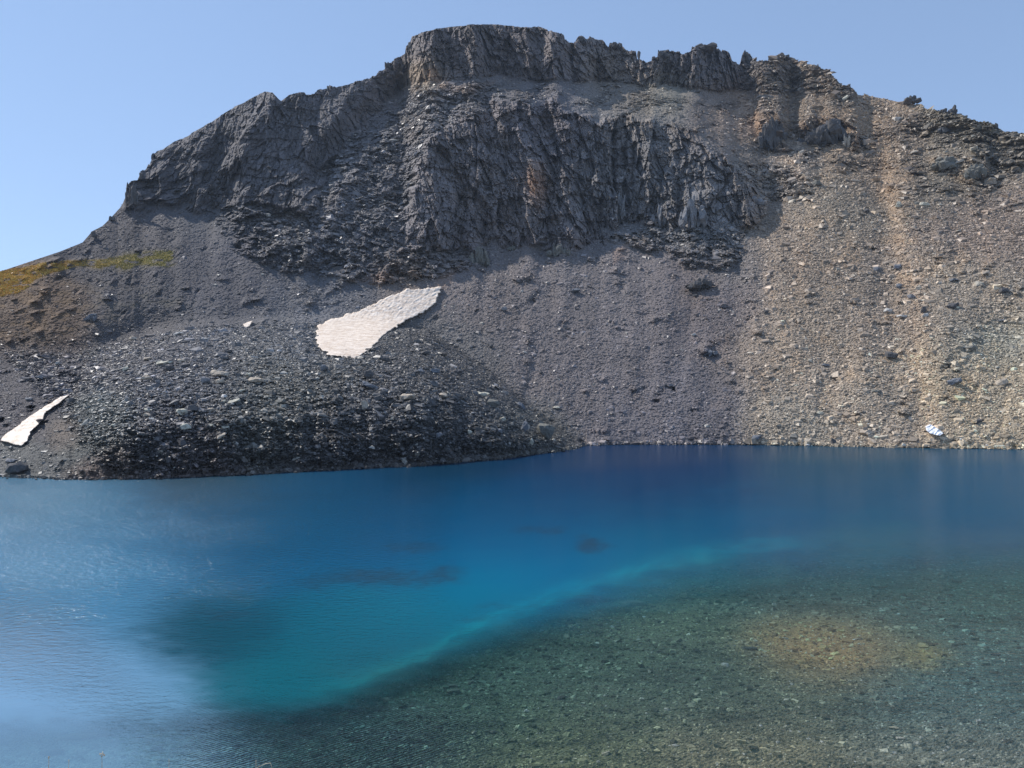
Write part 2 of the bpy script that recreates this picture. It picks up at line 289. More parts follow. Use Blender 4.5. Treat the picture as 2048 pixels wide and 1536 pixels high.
# ------------------------------------------------------------------ ground colour of the rock (albedo, plus painted shade on the moraine)
CT = [  # u, v, r, g, b, radius
 (600, 250, .15, .155, .17, 130), (400, 330, .13, .135, .15, 100), (950, 100, .15, .145, .15, 110), (1350, 130, .14, .14, .15, 90),
 (850, 150, .30, .24, .16, 28), (1000, 190, .16, .155, .16, 50), (1250, 190, .24, .22, .19, 60), (1330, 185, .25, .24, .18, 40), (1450, 220, .26, .21, .17, 50),
 (1000, 380, .17, .17, .18, 120), (1075, 370, .27, .20, .15, 22), (1250, 330, .15, .16, .17, 100), (1400, 420, .18, .19, .20, 60), (1100, 250, .15, .15, .17, 70),
 (1600, 190, .22, .18, .14, 60), (1750, 300, .27, .22, .17, 60), (1550, 350, .22, .20, .18, 50), (1930, 330, .20, .18, .15, 60), (1950, 250, .19, .17, .13, 50),
 (700, 420, .14, .145, .16, 90), (600, 560, .12, .125, .14, 60), (450, 560, .115, .115, .13, 70), (800, 540, .19, .165, .15, 30), (1000, 560, .18, .165, .165, 70),
 (1200, 650, .17, .16, .165, 130), (1400, 620, .17, .155, .16, 70), (1350, 830, .17, .165, .18, 90), (1450, 530, .17, .165, .165, 40),
 (1600, 500, .27, .23, .19, 60), (1600, 700, .32, .275, .225, 80), (1750, 600, .28, .24, .20, 70), (1800, 800, .34, .30, .25, 70), (1980, 780, .38, .335, .26, 80),
 (1950, 600, .29, .26, .22, 60), (1980, 450, .25, .21, .18, 60), (1990, 690, .28, .29, .26, 45), (1560, 850, .34, .31, .26, 50), (1870, 780, .36, .31, .23, 30), (1650, 420, .26, .23, .19, 50),
 (60, 640, .17, .12, .085, 60), (60, 760, .12, .115, .125, 60), (300, 680, .13, .125, .13, 60), (250, 470, .115, .11, .12, 70),
 (400, 720, .15, .155, .17, 90), (200, 850, .13, .15, .15, 40), (350, 880, .13, .13, .14, 60), (560, 780, .16, .165, .15, 90), (140, 860, .17, .145, .125, 22), (230, 930, .17, .135, .12, 30),
 (700, 870, .12, .12, .125, 90), (600, 680, .15, .16, .18, 60), (900, 860, .13, .135, .14, 80), (900, 730, .15, .15, .15, 60), (1050, 880, .15, .16, .155, 50), (380, 920, .13, .11, .11, 50), (30, 930, .16, .17, .17, 30)]
num = np.zeros(V.shape + (3,)); den = np.zeros(V.shape)
for (cu, cv, r, g, b, s) in CT:
    q = np.exp(-(((wu - cu) / s) ** 2 + ((wv - cv) / (s * .85)) ** 2) * .8) + 1e-4 * np.exp(-np.hypot(wu - cu, wv - cv) / 150)
    num += q[..., None] * np.array([r, g, b]); den += q
C = num / den[..., None]
# mineral streaks down the fall line, mottling
st = fbm(wu / 26 + V / 160, V / 190, 51, 4); C *= (1 + (.2 - .1 * sm(1400, 1600, UU)) * st + .16 * fbm(UU / 70, V / 45, 58, 5))[..., None]
warm = sm(.15, .55, fbm(wu / 55, wv / 40, 55, 4)); C *= 1 + warm[..., None] * np.array([.14, .07, -.02]) * np.clip(.4 + rub + .5 * sm(1300, 1600, UU), 0, 1)[..., None]
C *= (1 + cliff * (.35 * (c2 - .5) + .35 * (c3 - .5)))[..., None]
C *= 1 + cliff[..., None] * np.array([.0, .0, .03])
C *= (1 + cliff[..., None] * np.array([.04, .0, -.04]))
P_OR = [[(845, 140), (868, 132), (885, 158), (930, 170), (1000, 160), (940, 190), (890, 180)], [(1052, 330), (1066, 318), (1090, 320), (1095, 400), (1080, 430), (1060, 400)], [(700, 560), (760, 545), (800, 540), (760, 575)], [(880, 545), (930, 520), (900, 570), (860, 590)], [(1225, 500), (1260, 480), (1255, 510), (1230, 530)]]
for i, p in enumerate(P_OR): C *= 1 + blur2(poly(su, sv, p), 2, 2)[..., None] * np.array([.34, .15, .0])
for gd, wd, am in ((GA, 22, .20), (GB, 14, .35), (GC, 16, .14), (GD, 20, .16)): C *= 1 + (am * np.exp(-((gd + 7 * fbm(UU / 16, V / 16, 59, 3)) / wd) ** 2))[..., None] * np.array([1.15, .85, .5])
# low grass on the left hill
P_GR = [(-400, 590), (0, 545), (100, 525), (180, 522), (250, 510), (345, 500), (352, 525), (260, 535), (180, 533), (100, 545), (0, 600), (-400, 650)]
gr = blur2(poly(wu, wv, P_GR), 4, 3)
P_GR2 = [(-400, 620), (0, 560), (150, 560), (300, 575), (390, 610), (250, 640), (100, 680), (-400, 760)]
gr2 = blur2(poly(wu, wv, P_GR2), 10, 8) * sm(-.05, .4, fbm(UU / 22, V / 9, 66, 4))
grass_w = np.clip(gr * sm(-.6, .15, fbm(UU / 14, V / 5, 67, 3)) + .10 * gr2, 0, 1)
gc = np.stack([.36 + .22 * sm(250, 60, UU), .27 + .07 * sm(250, 60, UU), .075 + 0 * V], -1) * (1 + .3 * fbm(UU / 30, V / 8, 68, 3))[..., None]
gc = gc * (1 - .25 * sm(150, 330, UU)[..., None] * np.array([.6, .3, .6]))
C = C * (1 - grass_w[..., None]) + gc * grass_w[..., None]
# pale washed rim right at the waterline
rim = np.exp(-((shore - V - 2) / 4) ** 2); C = C * (1 - .45 * np.exp(-((shore - V) / 1.6) ** 2))[..., None] * (1 + .6 * rim[..., None] * np.array([1, .95, .8]))
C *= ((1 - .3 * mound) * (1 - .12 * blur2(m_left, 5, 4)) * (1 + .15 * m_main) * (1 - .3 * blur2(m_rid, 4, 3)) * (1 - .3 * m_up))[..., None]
rt = sm(1420, 1650, UU + (V - 600) * .12)[..., None]; C *= (1 - .26 * sm(560, 380, UU) * sm(380, 470, V) * (1 - mound))[..., None]; C *= (1 - .22 * mound * sm(820, 880, V))[..., None]; C *= (1 - .12 * mound * sm(760, 860, UU) + .07 * mound * sm(860, 780, V) * sm(760, 600, UU) + .12 * (1 - mound) * sm(820, 900, UU) * sm(1500, 1250, UU) * sm(560, 660, V))[..., None]  # moraine front: shade of its steep face painted over the dark soil
C *= (1 - .35 * np.exp(-((V - vc - 3) / 6) ** 2) * sm(820, 900, UU) * sm(1172, 1140, UU))[..., None]  # dark line painted along the moraine crease to shade it
C = np.clip(C * (np.array([1.04, .955, .89]) * (1 - (.14 * sm(560, 640, V) * sm(700, 800, UU) * (1 - mound))[..., None]) * (1 - rt) + np.array([1.05, .965, .87]) * rt), .02, .8)

# back of the ridge and the slope under water
top = Pt[-1]; back = []
for dy, dz in ((4, -1), (14, -6), (40, -26), (110, -85), (260, -230), (420, -430)):
    q = top.copy(); q[:, 1] += dy; q[:, 0] *= (top[:, 1] + dy) / top[:, 1]; q[:, 2] = np.maximum(top[:, 2] + dz, -15 - 0 * dz); back.append(q)
bot = Pt[0].copy(); under = []
for s_ in (26, 12, 5, 1.5):
    q = bot.copy(); k = (bot[:, 1] - s_) / bot[:, 1]; q[:, 0] *= k; q[:, 1] -= s_; q[:, 2] = -s_ * .55; under.append(q)
full = np.concatenate([np.stack(under), Pt, np.stack(back)], 0)
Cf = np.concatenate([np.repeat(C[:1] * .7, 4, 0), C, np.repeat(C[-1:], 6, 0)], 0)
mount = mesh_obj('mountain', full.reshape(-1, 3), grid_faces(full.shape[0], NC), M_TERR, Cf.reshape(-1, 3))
tag(mount, 'dark rocky mountain with cliffs and scree slopes above the lake', kind='structure')

def cell(u, v):
    c = int(np.clip(np.searchsorted(U, u), 1, NC - 2)); r = int(np.clip(np.argmin(np.abs(V[:, c] - v)), 1, NR - 2)); return r, c
def base_pos(u, v):
    r, c = cell(u, v); a, t = ray(u, v); y = float(np.median(Yf[max(r - 2, 0):r + 3, c - 2:c + 3]))
    return Vector((float(a) * y, y, H_CAM + float(t) * y)), y
def normal_at(r, c, k=5):
    r0 = np.clip(r - k, 0, NR - 1); r1 = np.clip(r + k, 0, NR - 1); c0 = np.clip(c - k, 0, NC - 1); c1 = np.clip(c + k, 0, NC - 1)
    n = np.cross(Pt[r, c1] - Pt[r, c0], Pt[r1, c] - Pt[r0, c]); n /= np.linalg.norm(n, axis=-1, keepdims=True) + 1e-9
    return np.where(n[..., 2:3] < 0, -n, n)

# ------------------------------------------------------------------ scree stones (uncountable)
def stones(name, pos, nrm, size, colr, mat, flat=(.18, .45), lift=.15, kind='stuff', label=None):
    n = len(pos)
    t = np.array([[x, y, z] for z in (-1, 1) for y in (-1, 1) for x in (-1, 1)], float)
    L = np.repeat(t[None], n, 0) + rng.uniform(-.45, .45, (n, 8, 3))
    L[:, 4:, :2] *= rng.uniform(.45, .95, (n, 1, 1))
    fl = rng.uniform(flat[0], flat[1], n); asp = rng.uniform(.5, 1.0, n)
    L[:, :, 0] *= (size * .5)[:, None]; L[:, :, 1] *= (size * .5 * asp)[:, None]; L[:, :, 2] *= (size * .5 * fl)[:, None]
    up = nrm * .5 + np.array([0, 0, .5]) + rng.normal(0, .13, (n, 3)); up /= np.linalg.norm(up, axis=1, keepdims=True)
    a = rng.normal(0, .9, n); h = np.stack([np.cos(a), np.sin(a), 0 * a], 1)
    e2 = np.cross(up, h); e2 /= np.linalg.norm(e2, axis=1, keepdims=True); e1 = np.cross(e2, up)
    W = L[:, :, 0:1] * e1[:, None] + L[:, :, 1:2] * e2[:, None] + L[:, :, 2:3] * up[:, None] + (pos + up * (size * fl * lift)[:, None])[:, None]
    q = np.array([[0, 2, 3, 1], [4, 5, 7, 6], [0, 1, 5, 4], [2, 6, 7, 3], [0, 4, 6, 2], [1, 3, 7, 5]])
    Fc = (np.arange(n)[:, None, None] * 8 + q[None]).reshape(-1, 4)
    o = mesh_obj(name, W.reshape(-1, 3), Fc, mat, np.repeat(colr, 8, 0))
    return tag(o, label, kind=kind)
snowmask = np.zeros(V.shape)
for k_, p in SNOWS.items(): snowmask = np.maximum(snowmask, poly(UU, V, p))
right = sm(1350, 1650, UU)
dens = .9 + .35 * mound + .3 * right - .75 * cliff - .55 * blur2(gr + gr2, 2, 2) - .55 * sm(700, 640, V) * sm(620, 480, UU) * (1 - mound) - .25 * sm(-.1, .5, fbm(UU / 60, V / 90, 71, 3)) * (1 - right)
dens = np.clip(dens, .03, 2) * (1 - .985 * snowmask)
inview = (UU > -150) & (UU < 2200)
cellarea = np.abs(np.gradient(V, axis=0)) * np.gradient(U)[None, :]
wgt = (dens * cellarea * inview)[:-1, 1:-1].ravel(); wgt /= wgt.sum()
NS = 420000
idx = rng.choice(len(wgt), NS, p=wgt); ri = idx // (NC - 2); ci = idx % (NC - 2) + 1
ri = np.clip(ri, 1, NR - 2)
pos = Pt[ri, ci] + rng.uniform(-.3, .3, (NS, 3)) * [1, 1, 0]
pxs = 1.55 * (1 - rng.uniform(0, 1, NS)) ** (-1 / 3.2); pxs = np.minimum(pxs, 13)
pxs *= 1 + (.25 + .25 * sm(880, 820, V[ri, ci])) * mound[ri, ci] - .2 * (1 - mound[ri, ci]) * (1 - right[ri, ci]) + .2 * right[ri, ci] + .5 * rub[ri, ci]
size = pxs * pos[:, 1] / F
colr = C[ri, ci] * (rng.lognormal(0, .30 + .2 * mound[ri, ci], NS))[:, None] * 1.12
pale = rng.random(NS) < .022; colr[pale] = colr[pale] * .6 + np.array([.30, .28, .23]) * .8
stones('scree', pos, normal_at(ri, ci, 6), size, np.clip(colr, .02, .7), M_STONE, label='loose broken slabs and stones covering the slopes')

nsh = 4200; cs = rng.choice(np.where((UU[0] > -150) & (UU[0] < 2200))[0], nsh); rs_ = rng.integers(0, 5, nsh)
shp = Pt[rs_, cs] + np.c_[rng.normal(0, .3, nsh), -rng.exponential(.8, nsh), rng.uniform(-.25, .1, nsh)]
stones('shore_stones', shp, np.tile([0, 0, 1.0], (nsh, 1)), np.minimum(2.6 * (1 - rng.random(nsh)) ** (-1 / 2.6), 15) * shp[:, 1] / F, np.clip(C[rs_, cs] * rng.lognormal(-.25, .4, nsh)[:, None], .02, .6), M_STONE, flat=(.35, .7), lift=.3, label='washed stones along the waterline')

# ------------------------------------------------------------------ boulders, crags: things
TONES = {'p': (.52, .49, .40), 't': (.46, .39, .31), 'g': (.22, .22, .23), 'd': (.105, .10, .10), 'k': (.18, .175, .155), 'w': (.5, .48, .45), 'b': (.16, .17, .19)}
def hull_bm(bm, c, dim, rotz, tilt, n=22, seed=0, up=None):
    R = random.Random(seed); vs = []
    M = Matrix.Rotation(tilt[0], 4, 'X') @ Matrix.Rotation(tilt[1], 4, 'Y') @ Matrix.Rotation(rotz, 4, 'Z')
    for i in range(n):
        d = Vector((R.gauss(0, 1), R.gauss(0, 1), R.gauss(0, 1))); m = max(abs(d.x), abs(d.y), abs(d.z)); l = d.length
        d = d * (.55 / m + .45 / l) * R.uniform(.86, 1.05)
        vs.append(bm.verts.new(Vector(c) + M @ Vector((d.x * dim[0] * .5, d.y * dim[1] * .5, d.z * dim[2] * .5))))
    g = bmesh.ops.convex_hull(bm, input=vs)
    dead = list({e for e in g['geom_interior'] + g['geom_unused'] if isinstance(e, bmesh.types.BMVert)})
    if dead: bmesh.ops.delete(bm, geom=dead, context='VERTS')
def rough_bm(bm, cuts, amp, sc_):
    bmesh.ops.subdivide_edges(bm, edges=bm.edges[:], cuts=cuts, use_grid_fill=True)
    bmesh.ops.triangulate(bm, faces=bm.faces[:]); bm.normal_update()
    P = np.array([v.co for v in bm.verts]); s3 = 1 / sc_
    d = fbm(P[:, 0] * s3 + P[:, 2] * .4 * s3, P[:, 2] * .6 * s3 - P[:, 1] * s3, 9, 3) + .8 * (voro((P[:, 0] + P[:, 1] * .3) * s3 * .9, (P[:, 2] + P[:, 1] * .5) * s3 * .6, 19)[0] - .5)
    for v, k in zip(bm.verts[:], d): v.co += v.normal * float(k) * amp
def bm_obj(name, bm, mat, col, loc=(0, 0, 0)):
    me = bpy.data.meshes.new(name); bm.normal_update(); bm.to_mesh(me); bm.free()
    ca = me.attributes.new('Col', 'FLOAT_COLOR', 'POINT')
    n = len(me.vertices); c4 = np.ones((n, 4), np.float32); c4[:, :3] = np.array(col) * rng.uniform(.9, 1.1, (n, 1)); ca.data.foreach_set('color', c4.ravel())
    me.materials.append(mat); o = bpy.data.objects.new(name, me); COL.objects.link(o); o.location = loc
    return o
def boulder(u, v, wpx, hpx, tone, label, tilt=0, name='boulder', group=None, depth=.8, cat='boulder', n=22):
    p, y = base_pos(u, v + hpx * .5); s = y / F; bm = bmesh.new()
    W = wpx * s * .98; Hh = hpx * s * 1.15
    hull_bm(bm, (0, 0, Hh * .40), (W, W * depth, Hh), random.uniform(-.3, .3), (.12, -math.radians(tilt)), n, seed=int(u * 7 + v))
    if wpx >= 9: rough_bm(bm, 3 if wpx > 20 else 2, W * .07, W * .3)
    o = bm_obj(name, bm, M_BOULD, TONES[tone], p)
    return tag(o, label, cat, group)
GM = 'large slabs and boulders lying on the moraine'; GS = 'larger rocks lying on the scree slopes'
for a in [
 (296, 717, 18, 7, 't', 'small tan slab at upper left end of the moraine slab row', 12), (330, 725, 36, 7, 'p', 'long thin pale slab lying over a dark block', 5), (338, 735, 22, 10, 'd', 'dark block under the long thin pale slab', 0),
 (362, 721, 18, 6, 't', 'tan slab just right of the long thin pale slab', 0), (251, 738, 16, 8, 'p', 'tilted pale lens-shaped slab alone at left of the moraine top', 35), (292, 756, 22, 10, 't', 'square tan slab below the tilted lens-shaped one', 6),
 (440, 747, 38, 11, 't', 'broad thick tan-topped slab with dark underside on mid moraine', -6), (409, 760, 28, 11, 'g', 'grey slab just left below the broad thick tan-topped slab', -6), (440, 763, 18, 9, 't', 'brown block directly below the broad thick slab', 0),
 (511, 760, 30, 10, 't', 'tan slab on a dark block right of the broad thick slab', 0), (498, 748, 14, 6, 'p', 'small pale oval slab above the tan slab on dark block', 0), (484, 781, 18, 6, 'p', 'pale slab tilted up to the right below the tan slab on dark block', 25),
 (467, 803, 30, 8, 'p', 'long pale slab tilted up to the right, mid moraine', 22), (446, 803, 16, 7, 'p', 'short pale slab at left end of the long tilted slab', 32), (561, 803, 24, 9, 'k', 'wedge-shaped greenish slab on the right middle of the moraine', 14),
 (532, 806, 15, 6, 'k', 'small greenish slab left of the wedge-shaped one', 10), (364, 823, 24, 12, 'p', 'rounded pale boulder on the lower middle moraine', -4), (296, 819, 17, 5, 'p', 'thin pale slab, upper of a pair left of the rounded pale boulder', 0),
 (295, 829, 15, 6, 't', 'tan slab, lower of a pair left of the rounded pale boulder', 0), (423, 819, 15, 8, 't', 'small tan boulder right of the rounded pale boulder', 6), (371, 853, 25, 12, 'p', 'pale speckled boulder low on the moraine front', 0),
 (484, 845, 19, 11, 't', 'smooth tan boulder low on the moraine, right of the other pale ones', 10), (443, 873, 22, 9, 't', 'lowest tilted tan slab above the dark moraine front', 32), (451, 854, 17, 6, 'p', 'thin pale slab just above the lowest tilted tan slab', 4),
 (423, 850, 18, 6, 'p', 'thin pale slab between the speckled boulder and the smooth tan boulder', 6), (227, 851, 12, 5, 'p', 'small pale stone in the greenish left part of the moraine', 8), (303, 838, 16, 5, 'w', 'whitish narrow slab under the pair of slabs', 0),
 (357, 667, 22, 7, 'w', 'whitish slab near the upper edge of the moraine', 12), (410, 678, 17, 6, 'w', 'light grey slab near the upper moraine, right of the whitish one', -4), (455, 703, 20, 9, 'd', 'dark humped boulder on the upper moraine', 0),
 (316, 763, 11, 7, 'g', 'small grey round stone right of the square tan slab', 0), (338, 768, 14, 7, 'g', 'grey oval boulder below the dark block', 0), (265, 676, 16, 6, 't', 'tan slab at the far upper left shoulder of the moraine', -8),
 (815, 794, 33, 12, 't', 'large flat oval brown slab on the right half of the moraine', 0), (888, 790, 20, 9, 't', 'orange-tan boulder right of the large oval brown slab', -8), (966, 787, 32, 7, 'p', 'long pale slab high on the right moraine shoulder', -4),
 (740, 771, 36, 9, 'b', 'long dark slab tilted down to the right near the moraine middle', -20), (728, 811, 18, 20, 't', 'upright boulder with tan left side and dark right side', 0), (986, 806, 26, 16, 'k', 'greenish grey boulder under the long pale slab', -10),
 (940, 863, 10, 10, 'p', 'pale upright stone on the lower right moraine', 10), (1090, 861, 36, 30, 'k', 'largest boulder of the moraine, blue-grey, near its right tip', -22), (1050, 853, 15, 22, 'b', 'upright leaning dark slab left of the largest boulder', -30),
 (1063, 883, 10, 13, 'p', 'small pale upright slab below the largest boulder', -15), (1007, 838, 12, 8, 'p', 'small pale green stone left above the leaning dark slab', 8), (873, 849, 11, 8, 't', 'brownish rounded stone on the lower middle moraine front', 0),
 (851, 706, 18, 9, 'd', 'dark boulder below the large snow patch, on the right', 10), (916, 743, 18, 9, 'd', 'dark boulder furthest right on the upper moraine', 6), (870, 742, 20, 11, 'b', 'dark blocky boulder left of the furthest right dark one', 0),
 (737, 748, 22, 14, 'd', 'dark pointed boulder above the long dark tilted slab', 0), (648, 736, 18, 14, 'b', 'dark boulder with greenish top left of the moraine middle', 0), (842, 742, 16, 10, 'b', 'blue-grey boulder left end of the upper dark boulder row', 12),
 (773, 718, 16, 8, 'd', 'dark low boulder just under the tip of the large snow patch', 0), (1043, 812, 22, 12, 'b', 'blue-grey slab on the right edge of the moraine', -35), (878, 870, 16, 9, 'g', 'grey slab tilted in the dark moraine front', 15),
 (1000, 862, 14, 9, 'g', 'grey block among the rubble left of the leaning dark slab', -20), (1082, 909, 20, 6, 'w', 'whitish flat rock at the waterline of the moraine tip', 0), (1018, 915, 15, 7, 'g', 'grey rock at the waterline left of the whitish flat one', 0)]:
    boulder(*a[:6], tilt=a[6], group=GM)
for a in [
 (116, 726, 12, 6, 'w', 'small white stone on the dark left slope above the snow tongue', 0), (78, 755, 17, 8, 'g', 'grey oval stone on the dark left slope', 8), (58, 797, 16, 5, 'g', 'flat grey stone between left picture edge and snow tongue', -4),
 (1150, 582, 22, 9, 'b', 'long two-part rock on the scree under the main cliff', 14), (1044, 582, 7, 6, 'w', 'tiny square pale stone on the central scree', 0), (1007, 618, 14, 9, 'g', 'grey rock on the central scree right of the large snow patch', 30),
 (982, 692, 9, 8, 'd', 'dark round stone alone on the central scree', 0), (1083, 745, 8, 6, 'd', 'small dark stone on the lower central scree', -20), (1113, 815, 14, 5, 'p', 'pale slab at the foot of the central scree beside the moraine edge', 0),
 (1792, 534, 24, 9, 'g', 'grey pointed slab on the upper right scree', 12), (1753, 538, 16, 9, 'b', 'dark stone left of the grey pointed slab', 0), (1799, 572, 12, 10, 'b', 'blue-grey round stone on the right scree below the pointed slab', 0),
 (1823, 592, 14, 10, 'g', 'light-topped rock below right of the blue-grey round stone', 20), (1777, 621, 18, 9, 'w', 'whitish oval slab, left of a pair on the right scree', -6), (1803, 633, 18, 7, 'w', 'whitish flat slab, right of a pair on the right scree', 0),
 (1847, 619, 12, 13, 'd', 'dark upright rock above a pale lilac slab', 0), (1850, 630, 13, 7, 'w', 'pale lilac slab under the dark upright rock', 6), (1909, 560, 17, 6, 'b', 'dark flat rock on the upper right scree', -4),
 (1905, 611, 24, 9, 'd', 'dark long rock right of the dark upright rock', 8), (2008, 581, 18, 11, 'd', 'dark boulder near the right picture edge, half way up', 0), (1532, 624, 11, 7, 'd', 'dark stone where grey scree meets tan scree', 24),
 (1652, 730, 15, 6, 'b', 'dark flat stone alone on the tan scree middle', 0), (1784, 710, 26, 12, 'd', 'dark jagged rock pile in the gully of the tan scree', -8), (1941, 696, 20, 12, 'k', 'greenish dark boulder on the right scree', 0),
 (1909, 763, 26, 12, 'b', 'blue-grey rock with pointed top on the lower right scree', 18), (2004, 764, 22, 12, 't', 'tan oval slab tilted near the right edge', 30), (1753, 783, 18, 7, 'k', 'green-grey slab beside the dark gully', -6),
 (1957, 842, 15, 8, 'd', 'dark tilted stone low on the pale right scree', 30), (1667, 886, 13, 17, 'd', 'dark pointed rock standing at the far waterline', 10), (1514, 874, 22, 8, 'b', 'grey wedge rock near the far shore, left part', 16),
 (1587, 882, 15, 7, 'd', 'dark low rock near the far shore between wedge and pointed rocks', 0), (1640, 826, 13, 6, 'p', 'pale oval slab low on the tan scree', 4), (1731, 858, 9, 8, 'd', 'small dark rock above the far shore', 0),
 (1388, 669, 9, 5, 'w', 'small whitish stone on the grey scree below the dark outcrops', 0), (1391, 591, 9, 6, 'd', 'dark stone just below the oval dark outcrop', 0), (1635, 366, 20, 10, 'k', 'greenish rock on the orange soil high on the right slope', 0),
 (1797, 409, 12, 12, 'p', 'pale blocky rock high on the right slope', 0), (1850, 409, 19, 8, 'p', 'pale long slab right of the pale blocky rock', -4), (1833, 407, 10, 9, 'k', 'greenish stone between the two pale rocks', 0),
 (1519, 405, 19, 13, 'g', 'rounded grey boulder at the right foot of the main cliff', -20), (1508, 398, 14, 11, 'g', 'smaller grey boulder touching the rounded one at cliff foot', 0), (1733, 422, 11, 8, 'd', 'dark stone high on the right slope', 0),
 (1691, 196, 14, 8, 'p', 'light slab high on the ridge above the two crags', 25), (1795, 237, 15, 9, 'w', 'whitish slab on the upper right slope near the gully head', 30)]:
    boulder(*a[:6], tilt=a[6], group=GS, cat='rock')
def crag(u, v, wpx, hpx, tone, label, n=16, name='rock_outcrop', col=False, cat='outcrop', group=None, lean=0, seed=1):
    """several jointed blocks grown into one outcrop"""
    R = random.Random(seed + int(u)); p, y = base_pos(u, v + hpx * .45); s = y / F; bm = bmesh.new(); W = wpx * s; Hh = hpx * s
    for i in range(n):
        fx = R.uniform(-.5, .5); e = max(.5, 1 - (abs(fx) * 2) ** 3); top = Hh * e * R.uniform(.7, 1.02)
        bw = W * (R.uniform(.13, .24) if col else R.uniform(.2, .36)); x = fx * (W - bw); base = R.uniform(0, .35) * Hh * (0 if col else 1)
        hh = max(top - base, Hh * .3)
        hull_bm(bm, (x + lean * base, -R.uniform(-.5, .5) * W * .35 + base * .7, base + hh * .35), (bw, bw * R.uniform(.8, 1.3), hh * 1.1), R.uniform(-.5, .5), (R.uniform(-.15, .15), R.uniform(-.2, .2)), 16, seed=R.randint(0, 99999))
    rough_bm(bm, 4, W * .04, W * .13)
    return tag(bm_obj(name, bm, M_BOULD, TONES[tone], p), label, cat, group)
GO = 'rock outcrops standing out of the scree'
for a in [
 (1402, 568, 66, 24, 'd', 'oval dark outcrop in the grey scree below the ragged ledges', 26, False), (1424, 705, 36, 16, 'b', 'small dark broken outcrop low in the grey scree', 14, False),
 (1116, 497, 50, 30, 'k', 'rounded grooved outcrop standing in scree under the cliff shadow', 22, True), (958, 508, 44, 46, 'k', 'pale-faced grooved outcrop left below the main cliff', 22, True), (1025, 495, 24, 13, 'k', 'small low outcrop between the two grooved ones', 10, False),
 (1542, 262, 62, 74, 'd', 'left of two dark crags high on the right slope', 34, True), (1655, 264, 112, 52, 'd', 'right, broader of two dark crags high on the right slope', 46, True), (1693, 278, 22, 34, 't', 'pair of pale rock fingers at right end of the broader crag', 6, True),
 (1895, 325, 66, 32, 'k', 'green-grey bouldery outcrop on the upper right slope', 26, False), (1955, 340, 50, 34, 'k', 'jagged outcrop right of the green-grey bouldery one', 20, False), (181, 633, 32, 20, 'b', 'dark rock lump in the left slope below the grass', 10, False),
 (1240, 405, 30, 56, 'g', 'light-sided tooth of rock at the right foot of the main cliff', 12, True), (1385, 418, 60, 70, 'g', 'tall grey pinnacle at the right end of the main cliff', 22, True), (1320, 425, 40, 48, 'g', 'narrow grey tooth left of the tall grey pinnacle', 14, True),
 (1895, 255, 40, 22, 'b', 'dark spiky outcrop below the ridge on the right', 18, False), (2005, 640, 22, 9, 'g', 'low grey ledge near the right edge half way down', 6, False)]:
    crag(*a[:6], n=a[6], col=a[7], group=GO)
# teeth and pinnacles on the ridge
def ridge(u, vt, vb, wpx, label, tone='d', n=5, lean=0, name='rock_pinnacle'):
    r, c = cell(u, vb); y = float(Yf[r, c]) - 2; a, t = ray(u, vb + 3); p = Vector((float(a) * y, y, H_CAM + float(t) * y)); s = y / F
    bm = bmesh.new(); R = random.Random(int(u)); Hh = (vb + 3 - vt) * s; W = wpx * s
    for i in range(n):
        fx = R.uniform(-.4, .4) if n > 1 else 0; hh = Hh * (1 if i == 0 else R.uniform(.5, .95)); bw = W * (R.uniform(.35, .6) if n > 1 else 1)
        hull_bm(bm, ((0 if i == 0 else fx * W) + lean * W * .3, R.uniform(-.3, .3) * W, hh * .5), (bw, bw * 1.1, hh), R.uniform(-.4, .4), (R.uniform(-.1, .1), R.uniform(-.15, .15)), 14, seed=R.randint(0, 9999))
    rough_bm(bm, 3, W * .08, W * .35)
    return tag(bm_obj(name, bm, M_BOULD, TONES[tone], p), label, 'pinnacle', 'rock teeth along the ridge')
for a in [
 (1823, 190, 206, 26, 'rugged boulder perched alone on the skyline right of the crags', 7), (1905, 210, 228, 16, 'taller tooth of the pair on the right skyline', 4), (1889, 217, 224, 14, 'shorter tooth of the pair on the right skyline', 3),
 (1994, 244, 256, 12, 'small spike on the skyline near the right edge', 2), (1278, 100, 118, 7, 'thin finger of rock standing apart in the skyline notch', 1), (1162, 70, 86, 22, 'pointed tooth right of the summit block', 4),
 (1492, 103, 126, 20, 'square tooth on the skyline left of the right-hand rough ridge', 4), (1410, 88, 104, 44, 'broad stepped block on the skyline right of the notch', 7), (1330, 99, 116, 28, 'flat-topped block just right of the notch', 4), (1566, 107, 120, 26, 'rounded knob on the skyline right of the square tooth', 5),
 (1635, 129, 140, 9, 'small peg on the descending right skyline', 2), (1698, 167, 178, 15, 'triangular stub low on the descending skyline', 2), (1236, 84, 96, 28, 'low blocks on the skyline left of the notch', 5),
 (282, 344, 356, 8, 'small point on the left skyline above the overhanging nose', 1), (305, 305, 318, 7, 'small spike at the bend of the left skyline', 2), (658, 171, 182, 8, 'small block on the skyline left of the summit', 2), (598, 183, 192, 12, 'low knob right of the left peak notch', 3),
 (226, 428, 440, 14, 'little stepped block on the lower left skyline', 3), (184, 460, 474, 16, 'lowest rock step on the left skyline', 3), (776, 123, 134, 14, 'step of blocks left of the summit cliff', 3), (818, 82, 98, 14, 'shoulder block at the left edge of the summit cliff', 3)]:
    ridge(*a[:5], n=a[5])
